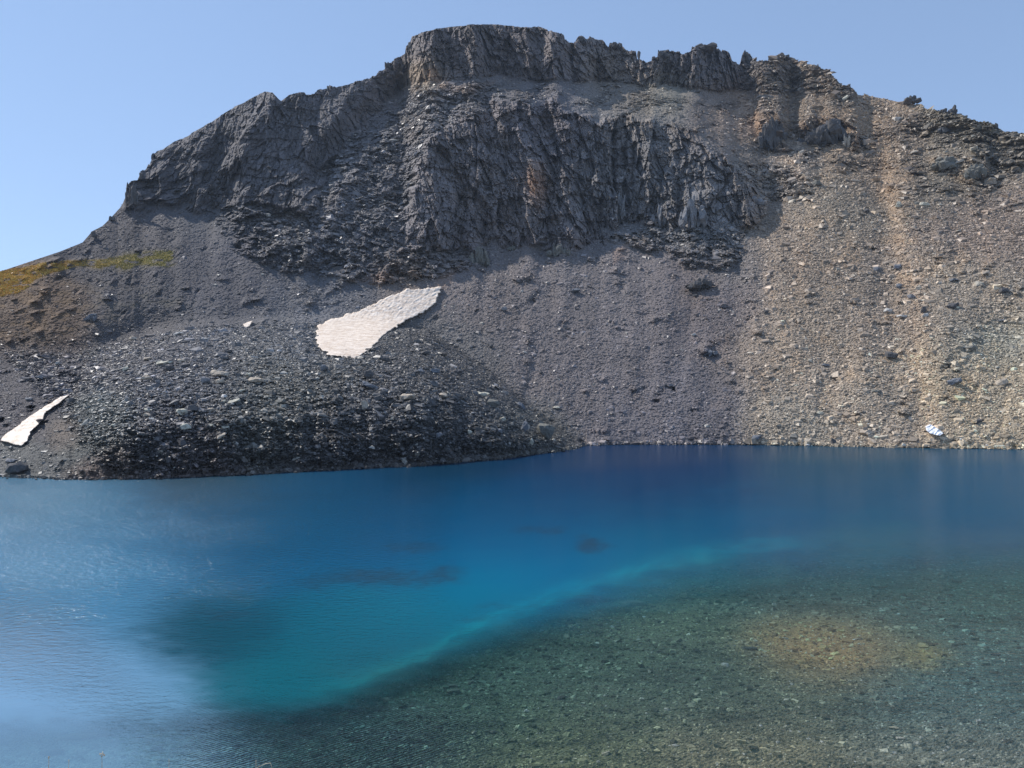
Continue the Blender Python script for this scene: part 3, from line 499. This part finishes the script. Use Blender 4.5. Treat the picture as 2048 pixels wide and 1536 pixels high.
# dark overhanging nose on the left skyline and the big dark boulder on the left shore
crag(264, 382, 26, 50, 'd', 'overhanging dark nose of rock on the left skyline', n=10, col=True, name='rock_nose', cat='crag')
boulder(34, 935, 44, 26, 'd', 'big dark boulder with pale top at the left waterline', tilt=-12, n=18, name='shore_boulder')
boulder(10, 953, 30, 7, 'w', 'flat white rock at the water left of the big dark boulder', name='shore_rock', cat='rock')
boulder(22, 921, 24, 7, 'g', 'grey slab leaning on top of the big dark boulder', tilt=4, name='shore_rock', cat='rock')

# ------------------------------------------------------------------ snow
def snow_mat():
    m, t, b, N, L = new_mat('old snow'); b.inputs['Roughness'].default_value = .6; b.inputs['Specular IOR Level'].default_value = .3
    g = N('ShaderNodeNewGeometry'); n = N('ShaderNodeTexNoise'); n.inputs['Scale'].default_value = .45; n.inputs['Detail'].default_value = 8; n.inputs['Roughness'].default_value = .72
    ms_ = N('ShaderNodeMapping'); ms_.inputs['Rotation'].default_value = (0, .5, .4); ms_.inputs['Scale'].default_value = (.6, 1.4, 1.8); L(g.outputs['Position'], ms_.inputs['Vector']); L(ms_.outputs[0], n.inputs['Vector']); r = N('ShaderNodeValToRGB'); e = r.color_ramp.elements
    e[0].position = .40; e[0].color = (.60, .47, .36, 1); e[1].position = .62; e[1].color = (.96, .84, .72, 1)
    L(n.outputs[0], r.inputs[0]); L(r.outputs[0], b.inputs['Base Color']); return m
M_SNOW = snow_mat(); M_CLEAN = snow_mat(); M_CLEAN.name = 'clean snow'; M_CLEAN.node_tree.nodes['Color Ramp'].color_ramp.elements[0].color = (.8, .8, .82, 1); M_CLEAN.node_tree.nodes['Color Ramp'].color_ramp.elements[1].color = (.95, .95, .96, 1)
def snow(pts, label, thick=1.2, cup=.5, step=1.0, name='snow_patch', edge=4.0):
    pa = np.array(pts, float); x0, y0 = pa.min(0) - 3; x1, y1 = pa.max(0) + 3
    gu, gv = np.meshgrid(np.arange(x0, x1, step), np.arange(y0, y1, step)); nr, nc = gu.shape
    ju = gu + edge * 1.7 * fbm(gu / 8, gv / 5, 101, 5); jv = gv + edge * 1.3 * fbm(gu / 8, gv / 5, 102, 5)
    ins = poly(ju, jv, pts); k = max(1, int(edge * .4 / step)); soft = blur2(np.pad(ins, 8), k, k)[8:-8, 8:-8]; hgt = np.clip((soft - .35) * 2.2, 0, 1)
    ci_ = np.clip(np.searchsorted(U, gu.ravel()), 1, NC - 2); ys = np.zeros(gu.size)
    Yb = Y
    ri_ = np.clip(((gv.ravel() - V[0, ci_]) / (V[-1, ci_] - V[0, ci_]) * (NR - 1)), 0, NR - 2); r0 = ri_.astype(int); f = ri_ - r0
    ys = (Yb[r0, ci_] * (1 - f) + Yb[r0 + 1, ci_] * f).reshape(gu.shape); ys = blur2(ys, max(2, int(22 / step)), max(2, int(14 / step)))
    a, t = ray(gu, gv); Xw = a * ys; Zw = H_CAM + t * ys
    ca_, sa_ = math.cos(.55), math.sin(.55); du = gu * ca_ - gv * sa_; dv = gu * sa_ + gv * ca_
    cups = vn(du / 7, dv / 2.8, 111) + .6 * vn(du / 3.2, dv / 1.6, 112)
    s_ = ys / F
    yy = ys - (thick * hgt ** .5 + 2.0) * (hgt > 0) - cup * cups * s_ * 5.5 + 3 * (hgt <= 0)
    P = np.stack([a * yy, yy, H_CAM + t * yy], -1)
    fq = grid_faces(nr, nc); keep = (hgt.ravel()[fq] > 0).any(1)
    fq = fq[keep]; used = np.unique(fq); mp = np.full(nr * nc, -1); mp[used] = np.arange(len(used))
    o = mesh_obj(name, P.reshape(-1, 3)[used], mp[fq], M_SNOW, smooth=True); return tag(o, label, 'snow patch')
snow(SNOWS['big'], 'largest dirty white snow patch, between the mountain scree and the moraine')
snow(SNOWS['tongue'], 'narrow pointed tongue of snow in the gully at the left edge', edge=1.3, thick=.8)
snow(SNOWS['small'], 'tiny scrap of snow left of the largest snow patch', step=.6, edge=1, thick=.5)
snow(SNOWS['shore'], 'small bright white snow remnant just above the far right shore', step=.6, edge=1.2, thick=2.2).data.materials[0] = M_CLEAN

# ------------------------------------------------------------------ lake
def water_mat():
    m, t, b, N, L = new_mat('lake water'); t.nodes.remove(b); out = t.nodes['Material Output']
    g = N('ShaderNodeNewGeometry')
    def wave(rot, sx, sy, detail, scale):
        mp = N('ShaderNodeMapping'); mp.inputs['Rotation'].default_value = (0, 0, rot); mp.inputs['Scale'].default_value = (sx, sy, 1)
        L(g.outputs['Position'], mp.inputs['Vector']); n = N('ShaderNodeTexNoise'); n.inputs['Scale'].default_value = scale; n.inputs['Detail'].default_value = detail; n.inputs['Roughness'].default_value = .55
        L(mp.outputs[0], n.inputs['Vector']); return n
    n1 = wave(.35, .45, 1.0, 3, 2.0); n2 = wave(-.6, .5, 1.2, 2, 7.5)
    add = N('ShaderNodeMath'); add.operation = 'MULTIPLY_ADD'; add.inputs[1].default_value = .40
    L(n2.outputs[0], add.inputs[0]); L(n1.outputs[0], add.inputs[2])
    rp = N('ShaderNodeAttribute'); rp.attribute_name = 'ripple'
    bp = N('ShaderNodeBump'); bp.inputs['Distance'].default_value = .15; dm = N('ShaderNodeMath'); dm.operation = 'MULTIPLY'; dm.inputs[1].default_value = .16; L(rp.outputs['Fac'], dm.inputs[0]); bp.inputs['Strength'].default_value = 1; L(dm.outputs[0], bp.inputs['Distance']); n3 = wave(.15, .7, 1.0, 2, 1.5); far = N('ShaderNodeAttribute'); far.attribute_name = 'swell'
    ad2 = N('ShaderNodeMath'); ad2.operation = 'MULTIPLY_ADD'; L(n3.outputs[0], ad2.inputs[0]); L(far.outputs['Fac'], ad2.inputs[1]); L(add.outputs[0], ad2.inputs[2])
    wv_t = N('ShaderNodeTexWave'); wv_t.wave_type = 'BANDS'; wv_t.bands_direction = 'X'; wv_t.inputs['Scale'].default_value = 1.25; wv_t.inputs['Distortion'].default_value = 5; wv_t.inputs['Detail'].default_value = 2; wv_t.inputs['Detail Scale'].default_value = .8
    mpw = N('ShaderNodeMapping'); mpw.inputs['Rotation'].default_value = (0, 0, .9); L(g.outputs['Position'], mpw.inputs['Vector']); L(mpw.outputs[0], wv_t.inputs['Vector'])
    nr_ = N('ShaderNodeAttribute'); nr_.attribute_name = 'train'; ad3 = N('ShaderNodeMath'); ad3.operation = 'MULTIPLY_ADD'; L(wv_t.outputs['Fac'], ad3.inputs[0]); L(nr_.outputs['Fac'], ad3.inputs[1]); L(ad2.outputs[0], ad3.inputs[2])
    L(ad3.outputs[0], bp.inputs['Height'])
    fr = N('ShaderNodeFresnel'); fr.inputs['IOR'].default_value = 1.36; L(bp.outputs[0], fr.inputs['Normal'])
    gl = N('ShaderNodeBsdfGlossy'); L(bp.outputs[0], gl.inputs['Normal']); ro = N('ShaderNodeAttribute'); ro.attribute_name = 'rough'; L(ro.outputs['Fac'], gl.inputs['Roughness'])
    tr = N('ShaderNodeBsdfTransparent'); tint = N('ShaderNodeAttribute'); tint.attribute_name = 'tint'; L(tint.outputs['Color'], tr.inputs['Color'])
    df = N('ShaderNodeBsdfDiffuse'); col = N('ShaderNodeAttribute'); col.attribute_name = 'Col'; L(col.outputs['Color'], df.inputs['Color'])
    cl = N('ShaderNodeAttribute'); cl.attribute_name = 'clear'; mx = N('ShaderNodeMixShader'); L(cl.outputs['Fac'], mx.inputs[0]); L(df.outputs[0], mx.inputs[1]); L(tr.outputs[0], mx.inputs[2])
    m2 = N('ShaderNodeMixShader'); gk = N('ShaderNodeAttribute'); gk.attribute_name = 'sheen'; mk_ = N('ShaderNodeMath'); mk_.operation = 'MULTIPLY'; mk_.use_clamp = True; L(fr.outputs[0], mk_.inputs[0]); L(gk.outputs['Fac'], mk_.inputs[1]); L(mk_.outputs[0], m2.inputs[0]); L(mx.outputs[0], m2.inputs[1]); L(gl.outputs[0], m2.inputs[2]); L(m2.outputs[0], out.inputs['Surface'])
    return m
M_WATER = water_mat()
EDGE = [(-2500, 1500), (-400, 1475), (0, 1440), (300, 1422), (430, 1420), (560, 1417), (690, 1387), (760, 1362), (850, 1325), (900, 1295), (1000, 1252), (1100, 1212), (1200, 1182), (1300, 1152), (1380, 1132), (1500, 1112), (1650, 1100), (1850, 1087), (2048, 1094), (4500, 1120)]
def idw(cts, u, v):
    num = np.zeros(u.shape + (3,)); den = np.zeros(u.shape)
    for (cu, cv, r, g, b, s) in cts:
        q = np.exp(-(((u - cu) / s) ** 2 + ((v - cv) / (s * .5)) ** 2) * .8) + 1e-4 * np.exp(-np.hypot(u - cu, (v - cv) * 2) / 200)
        num += q[..., None] * np.array([r, g, b]); den += q
    return num / den[..., None]
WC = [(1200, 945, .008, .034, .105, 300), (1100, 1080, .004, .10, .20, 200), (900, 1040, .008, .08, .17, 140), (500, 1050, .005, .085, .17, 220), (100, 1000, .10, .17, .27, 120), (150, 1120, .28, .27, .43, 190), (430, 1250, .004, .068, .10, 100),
 (700, 1270, .004, .11, .16, 130), (600, 1370, .004, .13, .17, 110), (850, 1250, .004, .12, .18, 110), (1000, 1180, .004, .12, .19, 120), (1300, 1110, .004, .12, .20, 130), (1500, 1060, .005, .10, .20, 120), (1700, 1000, .03, .09, .17, 180), (1950, 1020, .03, .09, .17, 150), (1700, 920, .03, .07, .11, 120), (1750, 1085, .02, .12, .17, 80), (400, 950, .02, .045, .06, 100), (900, 935, .012, .04, .07, 90), (1680, 1292, .50, .14, .10, 90), (1000, 1430, .10, .105, .10, 260), (1450, 1380, .12, .12, .11, 240), (1900, 1300, .14, .15, .15, 260), (1500, 1500, .20, .16, .14, 240), (1400, 1200, .10, .14, .14, 150), (60, 1380, .56, .36, .53, 170), (180, 1520, .56, .36, .50, 170)]  # pale entries on the left carry sky sheen painted into the water colour
wuU = np.concatenate([np.linspace(-2500, -330, 50), np.arange(-300, 2350, 5.0), np.linspace(2380, 4500, 50)])
wvV = np.concatenate([np.arange(887, 960, 1.5), np.arange(960, 1560, 3.0), np.linspace(1565, 1800, 30)])
wu_, wv_ = np.meshgrid(wuU, wvV)
a_, t_ = ray(wu_, wv_); yw = H_CAM / -t_
wP = np.stack([a_ * yw, yw, np.zeros_like(yw)], -1)
nz = fbm(wu_ / 60, wv_ / 14, 131, 4); edge = lut(EDGE, wuU)[None] + 10 * nz
sd_ = wv_ - edge
clear = sm(-34, np.interp(wu_, [700, 1300, 1700], [48, 100, 130]), sd_ + 14 * fbm(wu_ / 40, wv_ / 10, 133, 3)) * .80 * np.interp(wu_, [260, 520], [.58, 1])
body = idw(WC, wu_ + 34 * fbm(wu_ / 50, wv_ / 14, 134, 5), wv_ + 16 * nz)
strip = np.exp(-((sd_ + 18) / 16) ** 2) * sm(560, 760, wu_) * sm(1750, 1500, wu_) * (.35 + .65 * sm(-.5, .5, fbm(wu_ / 40, sd_ / 9, 135, 4))); body += strip[..., None] * np.array([.0, .055, .05])
for (du_, dv_, ru, rv, k_) in [(1180, 1090, 34, 13, .8), (1085, 1061, 52, 6, .55), (890, 1146, 40, 14, .8), (735, 1152, 90, 15, .6), (800, 1160, 110, 11, .5), (830, 1095, 60, 12, .45), (450, 1230, 55, 7, .35), (640, 1165, 50, 9, .4), (1020, 1215, 60, 6, .3), (1180, 1200, 70, 7, .35), (950, 1240, 40, 5, .3)]:
    q = np.hypot((wu_ - du_ + 26 * nz) / ru, (wv_ - dv_ + 13 * fbm(wu_ / 26, wv_ / 8, 137, 4)) / rv); q = (1 - sm(.45, 1.5, q)) * (.75 + .5 * fbm(wu_ / 12, wv_ / 4, 138, 3))
    body = body * (1 - k_ * q[..., None]) + np.array([.05, .05, .085]) * k_ * q[..., None]
calm = poly(wu_ + 14 * nz, wv_ + 8 * nz, [(-2600, 1255), (0, 1215), (130, 1235), (210, 1290), (260, 1350), (330, 1410), (400, 1460), (470, 1550), (520, 1900), (-2600, 1900)])
calm = blur2(calm, 9, 14)
glass = blur2(poly(wu_ + 14 * nz, wv_ + 8 * nz, [(-2600, 1330), (0, 1380), (100, 1400), (190, 1440), (260, 1475), (300, 1900), (-2600, 1900)]), 10, 14)
smooth2 = blur2(poly(wu_, wv_, [(905, 960), (1480, 920), (2300, 925), (4600, 900), (4600, 1060), (2048, 1060), (1500, 1060), (1300, 1130), (1000, 1200), (900, 1230)]), 6, 6)
breeze = sm(950, 300, wu_) * sm(1330, 1150, wv_) + sm(420, 560, wu_) * sm(950, 700, wu_) * sm(1400, 1450, wv_)
ripple = np.clip(.8 + 1.1 * breeze - .25 * calm - .6 * glass - .6 * smooth2, .03, 3) * (.75 + .4 * fbm(wu_ / 150, wv_ / 30, 139, 3)) * np.interp(yw, [40, 80, 140, 250, 400], [.8, .8, .9, .5, .3])
swell = 1.4 * sm(1330, 1120, wv_) * sm(1000, 500, wu_) + .4
train = .34 * sm(1340, 1440, wv_) * sm(300, 450, wu_) * (1 - .6 * sm(900, 1100, wu_))
tz = sm(1385, 1450, wv_) * sm(330, 430, wu_) * sm(1050, 750, wu_)
sheen = .56 + 1.0 * tz + .3 * sm(20, 120, sd_) * sm(1150, 1300, wv_) + 1.6 * calm + .25 * breeze * (1 - calm) - .22 * smooth2
rough = .10 * breeze * (1 - calm) * np.interp(yw, [40, 60, 110], [.2, .4, 1]) + .02 + np.interp(yw, [40, 80, 160, 350], [.02, .05, .10, .13]) * (1 - .2 * glass) + .05 * glass
tcol = np.ones(body.shape); dd = np.clip((edge + 330 - wv_) / 330, 0, 1)
tcol = np.stack([.90 - .34 * dd, .93 - .12 * dd, .91 - .08 * dd], -1)
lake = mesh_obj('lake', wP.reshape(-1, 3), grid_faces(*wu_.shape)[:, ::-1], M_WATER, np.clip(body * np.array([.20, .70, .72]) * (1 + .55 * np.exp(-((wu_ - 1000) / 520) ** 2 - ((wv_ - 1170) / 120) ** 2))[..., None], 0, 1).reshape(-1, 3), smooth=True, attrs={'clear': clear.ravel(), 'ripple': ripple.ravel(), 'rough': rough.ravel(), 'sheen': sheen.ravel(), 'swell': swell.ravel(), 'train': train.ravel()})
ta_ = lake.data.attributes.new('tint', 'FLOAT_COLOR', 'POINT'); c4 = np.ones((wu_.size, 4), np.float32); c4[:, :3] = tcol.reshape(-1, 3); ta_.data.foreach_set('color', c4.ravel())
tag(lake, 'clear turquoise and deep blue mountain lake', kind='structure')

# lake bed: shallow stony shelf near the viewer, falling away beyond its edge
bu = np.concatenate([np.linspace(-2500, -330, 40), np.arange(-300, 2350, 6.0), np.linspace(2380, 4500, 40)]); bv = np.concatenate([np.arange(1020, 1560, 3.0), np.linspace(1565, 1800, 30)])
BU, BV = np.meshgrid(bu, bv); a_, t_ = ray(BU, BV); be = lut(EDGE, bu)[None]; s0 = BV - be
depth = .5 + 1.1 * (1 - sm(0, 330, s0)) + 5 * sm(-8, -70, s0) + .12 * fbm(BU / 40, BV / 14, 141, 4)
P_BAR = [(1440, 1262), (1560, 1238), (1700, 1240), (1820, 1262), (1890, 1300), (1870, 1335), (1760, 1335), (1600, 1325), (1500, 1300)]
bn = fbm(BU / 30, BV / 10, 142, 4); bar = blur2(poly(BU + 60 * bn, BV + 24 * bn, P_BAR), 7, 4); bar2 = blur2(poly(BU + 40 * bn, BV + 16 * bn, [(1250, 1215), (1400, 1205), (1900, 1250), (2100, 1320), (2100, 1345), (1880, 1345), (1500, 1320), (1300, 1270)]), 4, 4)
depth -= .3 * bar + .2 * bar2
yb = (H_CAM + np.maximum(depth, .25)) / -np.minimum(t_, -.13)
bP = np.stack([a_ * yb, yb, -np.maximum(depth, .25) + 0 * yb], -1)
BC = idw([(1650, 1290, .48, .27, .15, 110), (1850, 1310, .50, .33, .13, 35), (1300, 1230, .22, .19, .13, 120), (900, 1400, .11, .125, .10, 170), (1200, 1330, .115, .125, .105, 180), (1500, 1400, .12, .13, .11, 160), (1900, 1400, .10, .14, .15, 150), (1900, 1200, .11, .14, .13, 200), (1700, 1150, .08, .11, .12, 180), (1150, 1520, .19, .18, .12, 150), (1500, 1520, .30, .23, .17, 140), (1900, 1530, .28, .24, .22, 140), (700, 1480, .12, .15, .15, 140), (200, 1450, .44, .50, .58, 160), (200, 1530, .40, .42, .44, 160)], BU + 30 * bn, BV + 12 * bn)  # lower-left bed paled so its colour carries part of the sky reflection
BC *= (1 + .8 * np.exp(-((s0 - 10) / 45) ** 2))[..., None]; BC *= (np.array([.98, 1.1, 1.0]) * (1 - bar[..., None]) + np.array([1.0, 1.0, .82]) * bar[..., None]) * (1 + .25 * bar - .0 * (1 - bar) * sm(350, 600, BU))[..., None]; BC *= (1.0 + .3 * fbm(BU / 14, BV / 5, 143, 3))[..., None]; BC *= (1 - .35 * sm(.1, .5, fbm(BU / 120, BV / 16, 144, 3)))[..., None]
silt = sm(15, -25, s0)[..., None]; BC = BC * (1 - silt) + np.array([.25, .3, .28]) * silt
bed = mesh_obj('lake_bed', bP.reshape(-1, 3), grid_faces(*BU.shape)[:, ::-1], M_BED, np.clip(BC, .02, .8).reshape(-1, 3), smooth=True)
tag(bed, 'stony lake bed shelf seen through shallow clear water', kind='structure')
NB = 100000
wb = (np.clip(sm(-10, 30, s0), 0, 1) * (BU > -150) * (BU < 2200))[:-1, 1:-1].ravel(); wb = wb / wb.sum()
ib = rng.choice(len(wb), NB, p=wb); rb = ib // (BU.shape[1] - 2); cb = ib % (BU.shape[1] - 2) + 1
fr_ = rng.random((NB, 2)); pb = bP[rb, cb] * (1 - fr_[:, :1]) + bP[rb + 1, cb] * fr_[:, :1]; pb = pb + (bP[rb, cb + 1] - bP[rb, cb]) * fr_[:, 1:]
sz = np.minimum(2.6 * (1 - rng.random(NB)) ** (-1 / 3.0), 16) * pb[:, 1] / F
stones('submerged_stones', pb, np.tile([0, 0, 1.0], (NB, 1)), sz, np.clip(BC[rb, cb] * rng.lognormal(0.05, .6, NB)[:, None], .02, .6), M_STONE, flat=(.2, .5), label='small stones scattered over the lake bed')
def sunk(u, v, wpx, hpx, tone, label, tilt=0):
    c = int(np.argmin(abs(bu - u))); r = int(np.argmin(abs(bv - v))); p = Vector(bP[r, c]); s = p.y / F; bm = bmesh.new(); W = wpx * s
    hull_bm(bm, (0, 0, hpx * s * .3), (W, hpx * s / .45 * .6, hpx * s * .7), random.uniform(-.2, .2), (0, -math.radians(tilt)), 22, seed=int(u + v))
    tag(bm_obj('submerged_rock', bm, M_BOULD, TONES[tone], p), label, 'submerged rock', 'large rocks under the shallow water')
for a in [(150, 1478, 90, 16, 'p', 'longest pale slab under the calm water at lower left', 6), (213, 1474, 46, 9, 'g', 'narrow slab at the right end of the longest pale submerged slab', 0), (284, 1467, 32, 12, 'p', 'upper of two rounded pale stones under the calm water', 0), (306, 1480, 36, 14, 'p', 'lower of two rounded pale stones under the calm water', 4), (312, 1500, 34, 13, 'g', 'grey stone below the two rounded pale submerged stones', 10),
 (100, 1508, 54, 14, 'g', 'broad grey slab under water near the bottom left grass', 4), (904, 1385, 28, 12, 'k', 'rectangular greenish slab under water below the turquoise edge', 0), (908, 1373, 22, 8, 'k', 'thin slab just behind the rectangular submerged slab', 0), (942, 1369, 14, 9, 'k', 'small tilted slab right of the rectangular submerged slab', 20), (777, 1402, 16, 9, 'p', 'pale round stone under water near the shelf edge', 0), (851, 1387, 9, 6, 'p', 'tiny pale stone under water left of the rectangular slab', 0),
 (824, 1413, 13, 7, 'k', 'greenish stone under water right below the pale round stone', 0), (1125, 1397, 22, 9, 'd', 'dark tilted slab under water in the middle foreground', 20), (984, 1468, 30, 8, 'k', 'long low slab under water near the bottom centre', -6), (947, 1467, 14, 7, 'p', 'small pale slab left of the long low submerged slab', 12), (1213, 1508, 18, 9, 'p', 'pale slab under water at bottom centre', 14),
 (1268, 1212, 60, 16, 't', 'wide brown rock ledge under water at the shelf top', 0), (1190, 1190, 40, 10, 'd', 'dark rock under water on the turquoise edge', 8), (1498, 1299, 34, 8, 'd', 'dark flat rock under water left in the orange gravel bar', 0), (1991, 1310, 22, 8, 'd', 'dark rock under water at the right edge', 0), (1789, 1459, 20, 9, 'p', 'yellowish stone under water at lower right', 0), (1803, 1480, 18, 8, 'w', 'whitish stone below the yellowish submerged stone', 0), (2016, 1485, 18, 10, 'd', 'dark stone under water in the lower right corner', 0)]:
    sunk(*a)

# ------------------------------------------------------------------ ground far around, near bank
gv_ = np.array([[-3100, -700, -16], [3100, -700, -16], [3100, 5500, -16], [-3100, 5500, -16]], float)
g = mesh_obj('ground', gv_, np.array([[0, 1, 2, 3]]), M_BANK); tag(g, 'ground around the mountain', kind='structure')
nx, ny = 220, 130
xs = np.linspace(-1, 1, nx); xs = np.sign(xs) * (abs(xs) ** 2.2) * 140; ysb = np.concatenate([[-60, -20, -6, -2], np.linspace(0, 34, ny - 4)])
BX, BY = np.meshgrid(xs, ysb)
slope = np.where(BY < 3.6, 10.35 - .25 * np.maximum(BY, 0), 9.45 - .78 * (BY - 3.6))
hump = .80 * np.exp(-((BX + 2.15) / .9) ** 2 - ((BY - 3.7) / .8) ** 2)
BZ = np.where(BY < 0, 10.35 - BY * .05, slope) + 8 + hump + .05 * fbm(BX / .6, BY / .6, 151, 4) * (BY > 0)
BZ = np.maximum(BZ, -6)
bank = mesh_obj('near_bank', np.stack([BX, BY, BZ], -1).reshape(-1, 3), grid_faces(ny, nx)[:, ::1], M_BANK, smooth=True)
tag(bank, 'grassy near bank at the bottom edge', kind='structure')
def bank_z(x, y):
    c = int(np.clip(np.searchsorted(xs, x), 1, nx - 1)); r = int(np.clip(np.searchsorted(ysb, y), 1, ny - 1)); return float(BZ[r, c])
def plain(name, col, rough=.8):
    m, t, b, N, L = new_mat(name); b.inputs['Roughness'].default_value = rough
    g = N('ShaderNodeNewGeometry'); n = N('ShaderNodeTexNoise'); n.inputs['Scale'].default_value = 40; L(g.outputs['Position'], n.inputs['Vector'])
    r = N('ShaderNodeValToRGB'); r.color_ramp.elements[0].color = (*[c * .6 for c in col], 1); r.color_ramp.elements[1].color = (*[min(1, c * 1.35) for c in col], 1); r.color_ramp.elements[0].position = .35; r.color_ramp.elements[1].position = .65
    L(n.outputs[0], r.inputs[0]); L(r.outputs[0], b.inputs['Base Color']); return m
M_GRASS = plain('dry grass', (.42, .34, .18)); M_STALK = plain('dry stalk', (.62, .55, .42))
def blades(n, xr, yr, hr, wd):
    V_, F_ = [], []
    for i in range(n):
        x = random.uniform(*xr); y = random.uniform(*yr); z = bank_z(x, y) - .01; hh = random.uniform(*hr); a = random.uniform(0, 6.28); bx, by = random.gauss(0, .3) * hh, random.gauss(0, .3) * hh
        k = len(V_); w_ = wd * random.uniform(.6, 1.2); c, s = math.cos(a) * w_, math.sin(a) * w_
        V_ += [(x - c, y - s, z), (x + c, y + s, z), (x + bx * .4 + c * .6, y + by * .4 + s * .6, z + hh * .6), (x + bx * .4 - c * .6, y + by * .4 - s * .6, z + hh * .6), (x + bx + c * .1, y + by + s * .1, z + hh), (x + bx - c * .1, y + by - s * .1, z + hh)]
        F_ += [(k, k + 1, k + 2, k + 3), (k + 3, k + 2, k + 4, k + 5)]
    return np.array(V_), np.array(F_)
gvv, gff = blades(5200, (-3.4, -.9), (3.1, 4.3), (.02, .085), .0018)
tag(mesh_obj('grass', gvv, gff, M_GRASS), 'dry grass on the near bank', kind='stuff')
# alpine grass tufts on the left hill
hi = np.argwhere((grass_w > .35) & (UU > -100) & (UU < 420)); hi = hi[rng.choice(len(hi), 16000)]
hp = Pt[hi[:, 0], hi[:, 1]]; n_ = len(hp); k = rng.uniform(.25, .7, n_)
off = rng.normal(0, 1, (n_, 2)); off /= np.linalg.norm(off, axis=1, keepdims=True)
tri = np.stack([hp + np.c_[off * .35 * k[:, None], 0 * k - .1], hp - np.c_[off * .35 * k[:, None], 0 * k + .1], hp + np.c_[rng.normal(0, .12, (n_, 2)), k * .8]], 1)
gcol = np.repeat(gc[hi[:, 0], hi[:, 1]] * rng.lognormal(.1, .3, n_)[:, None], 3, 0)
M_TUFT = rock_mat('hill grass', nscale=3, bump=.02)
tag(mesh_obj('hill_grass', tri.reshape(-1, 3), np.arange(n_ * 3).reshape(-1, 3), M_TUFT, np.clip(gcol, .02, .7), tris=True), 'yellow green grass patches on the left hill', kind='stuff')
def stalk(pts, rad, label, head=.0):
    bm = bmesh.new(); rings = []
    for i, p in enumerate(pts):
        r = rad * (1 - .5 * i / (len(pts) - 1)); rings.append([bm.verts.new(Vector(p) + Vector((math.cos(q) * r, math.sin(q) * r, 0))) for q in (0, 1.05, 2.1, 3.14, 4.19, 5.24)])
    for A, B in zip(rings[:-1], rings[1:]):
        for j in range(6): bm.faces.new((A[j], A[(j + 1) % 6], B[(j + 1) % 6], B[j]))
    if head:
        for q in range(9):
            d = Vector((random.gauss(0, 1), random.gauss(0, 1), random.gauss(0, 1.3))) * head * .4; hull_bm(bm, Vector(pts[-1]) + d, (head * .7, head * .7, head), 0, (0, 0), 8, seed=q)
    me = bpy.data.meshes.new('dry_stalk'); bm.to_mesh(me); bm.free(); me.materials.append(M_STALK)
    o = bpy.data.objects.new('dry_stalk', me); COL.objects.link(o); tag(o, label, 'dry stalk', 'dry stalks on the near bank')
def at(u, v, y):
    a, t = ray(u, v); return Vector((float(a) * y, y, H_CAM + float(t) * y))
def st_(u, v, lean, y, label, head=.006):
    t = at(u, v, y); b = Vector((t.x + lean, y, bank_z(t.x + lean, y) - .01)); stalk([b, b.lerp(t, .35) + Vector((-lean * .12, 0, 0)), b.lerp(t, .7) + Vector((-lean * .1, 0, 0)), t], .0022, label, head)
st_(204, 1507, .004, 3.75, 'tallest dry stalk with a small seed head at the bottom edge', .011)
st_(98, 1515, -.006, 3.8, 'thin dry stalk left of the tallest stalk')
st_(138, 1521, -.02, 3.7, 'short leaning stalk between the tallest stalk and the thin left one', .004)
st_(338, 1519, .0, 3.7, 'thin dark upright stalk right of the tallest stalk', .003)
st_(512, 1521, .0, 3.7, 'single short stalk over rippled water at bottom', .003)
t0 = at(505, 1545, 3.6)
stalk([t0, at(518, 1533, 3.6), at(532, 1527, 3.6), at(541, 1526, 3.6), at(543, 1532, 3.6), at(546, 1550, 3.6)], .0022, 'arched dry twig bending over the bottom edge')

# ------------------------------------------------------------------ thin bluish air
hz = bpy.data.materials.new('haze air'); hz.use_nodes = True; ht = hz.node_tree
for n in list(ht.nodes):
    if n.type != 'OUTPUT_MATERIAL': ht.nodes.remove(n)
hv = ht.nodes.new('ShaderNodeVolumePrincipled'); hv.inputs['Color'].default_value = (.62, .78, 1, 1); hv.inputs['Density'].default_value = .00006; hv.inputs['Anisotropy'].default_value = .3
ht.links.new(hv.outputs[0], ht.nodes['Material Output'].inputs['Volume'])
bm = bmesh.new(); bmesh.ops.create_cube(bm, size=1); me = bpy.data.meshes.new('haze'); bm.to_mesh(me); bm.free(); me.materials.append(hz)
ho = bpy.data.objects.new('haze', me); COL.objects.link(ho); ho.scale = (6400, 6400, 460); ho.location = (0, 2400, 213)
tag(ho, 'thin bluish air', kind='stuff')
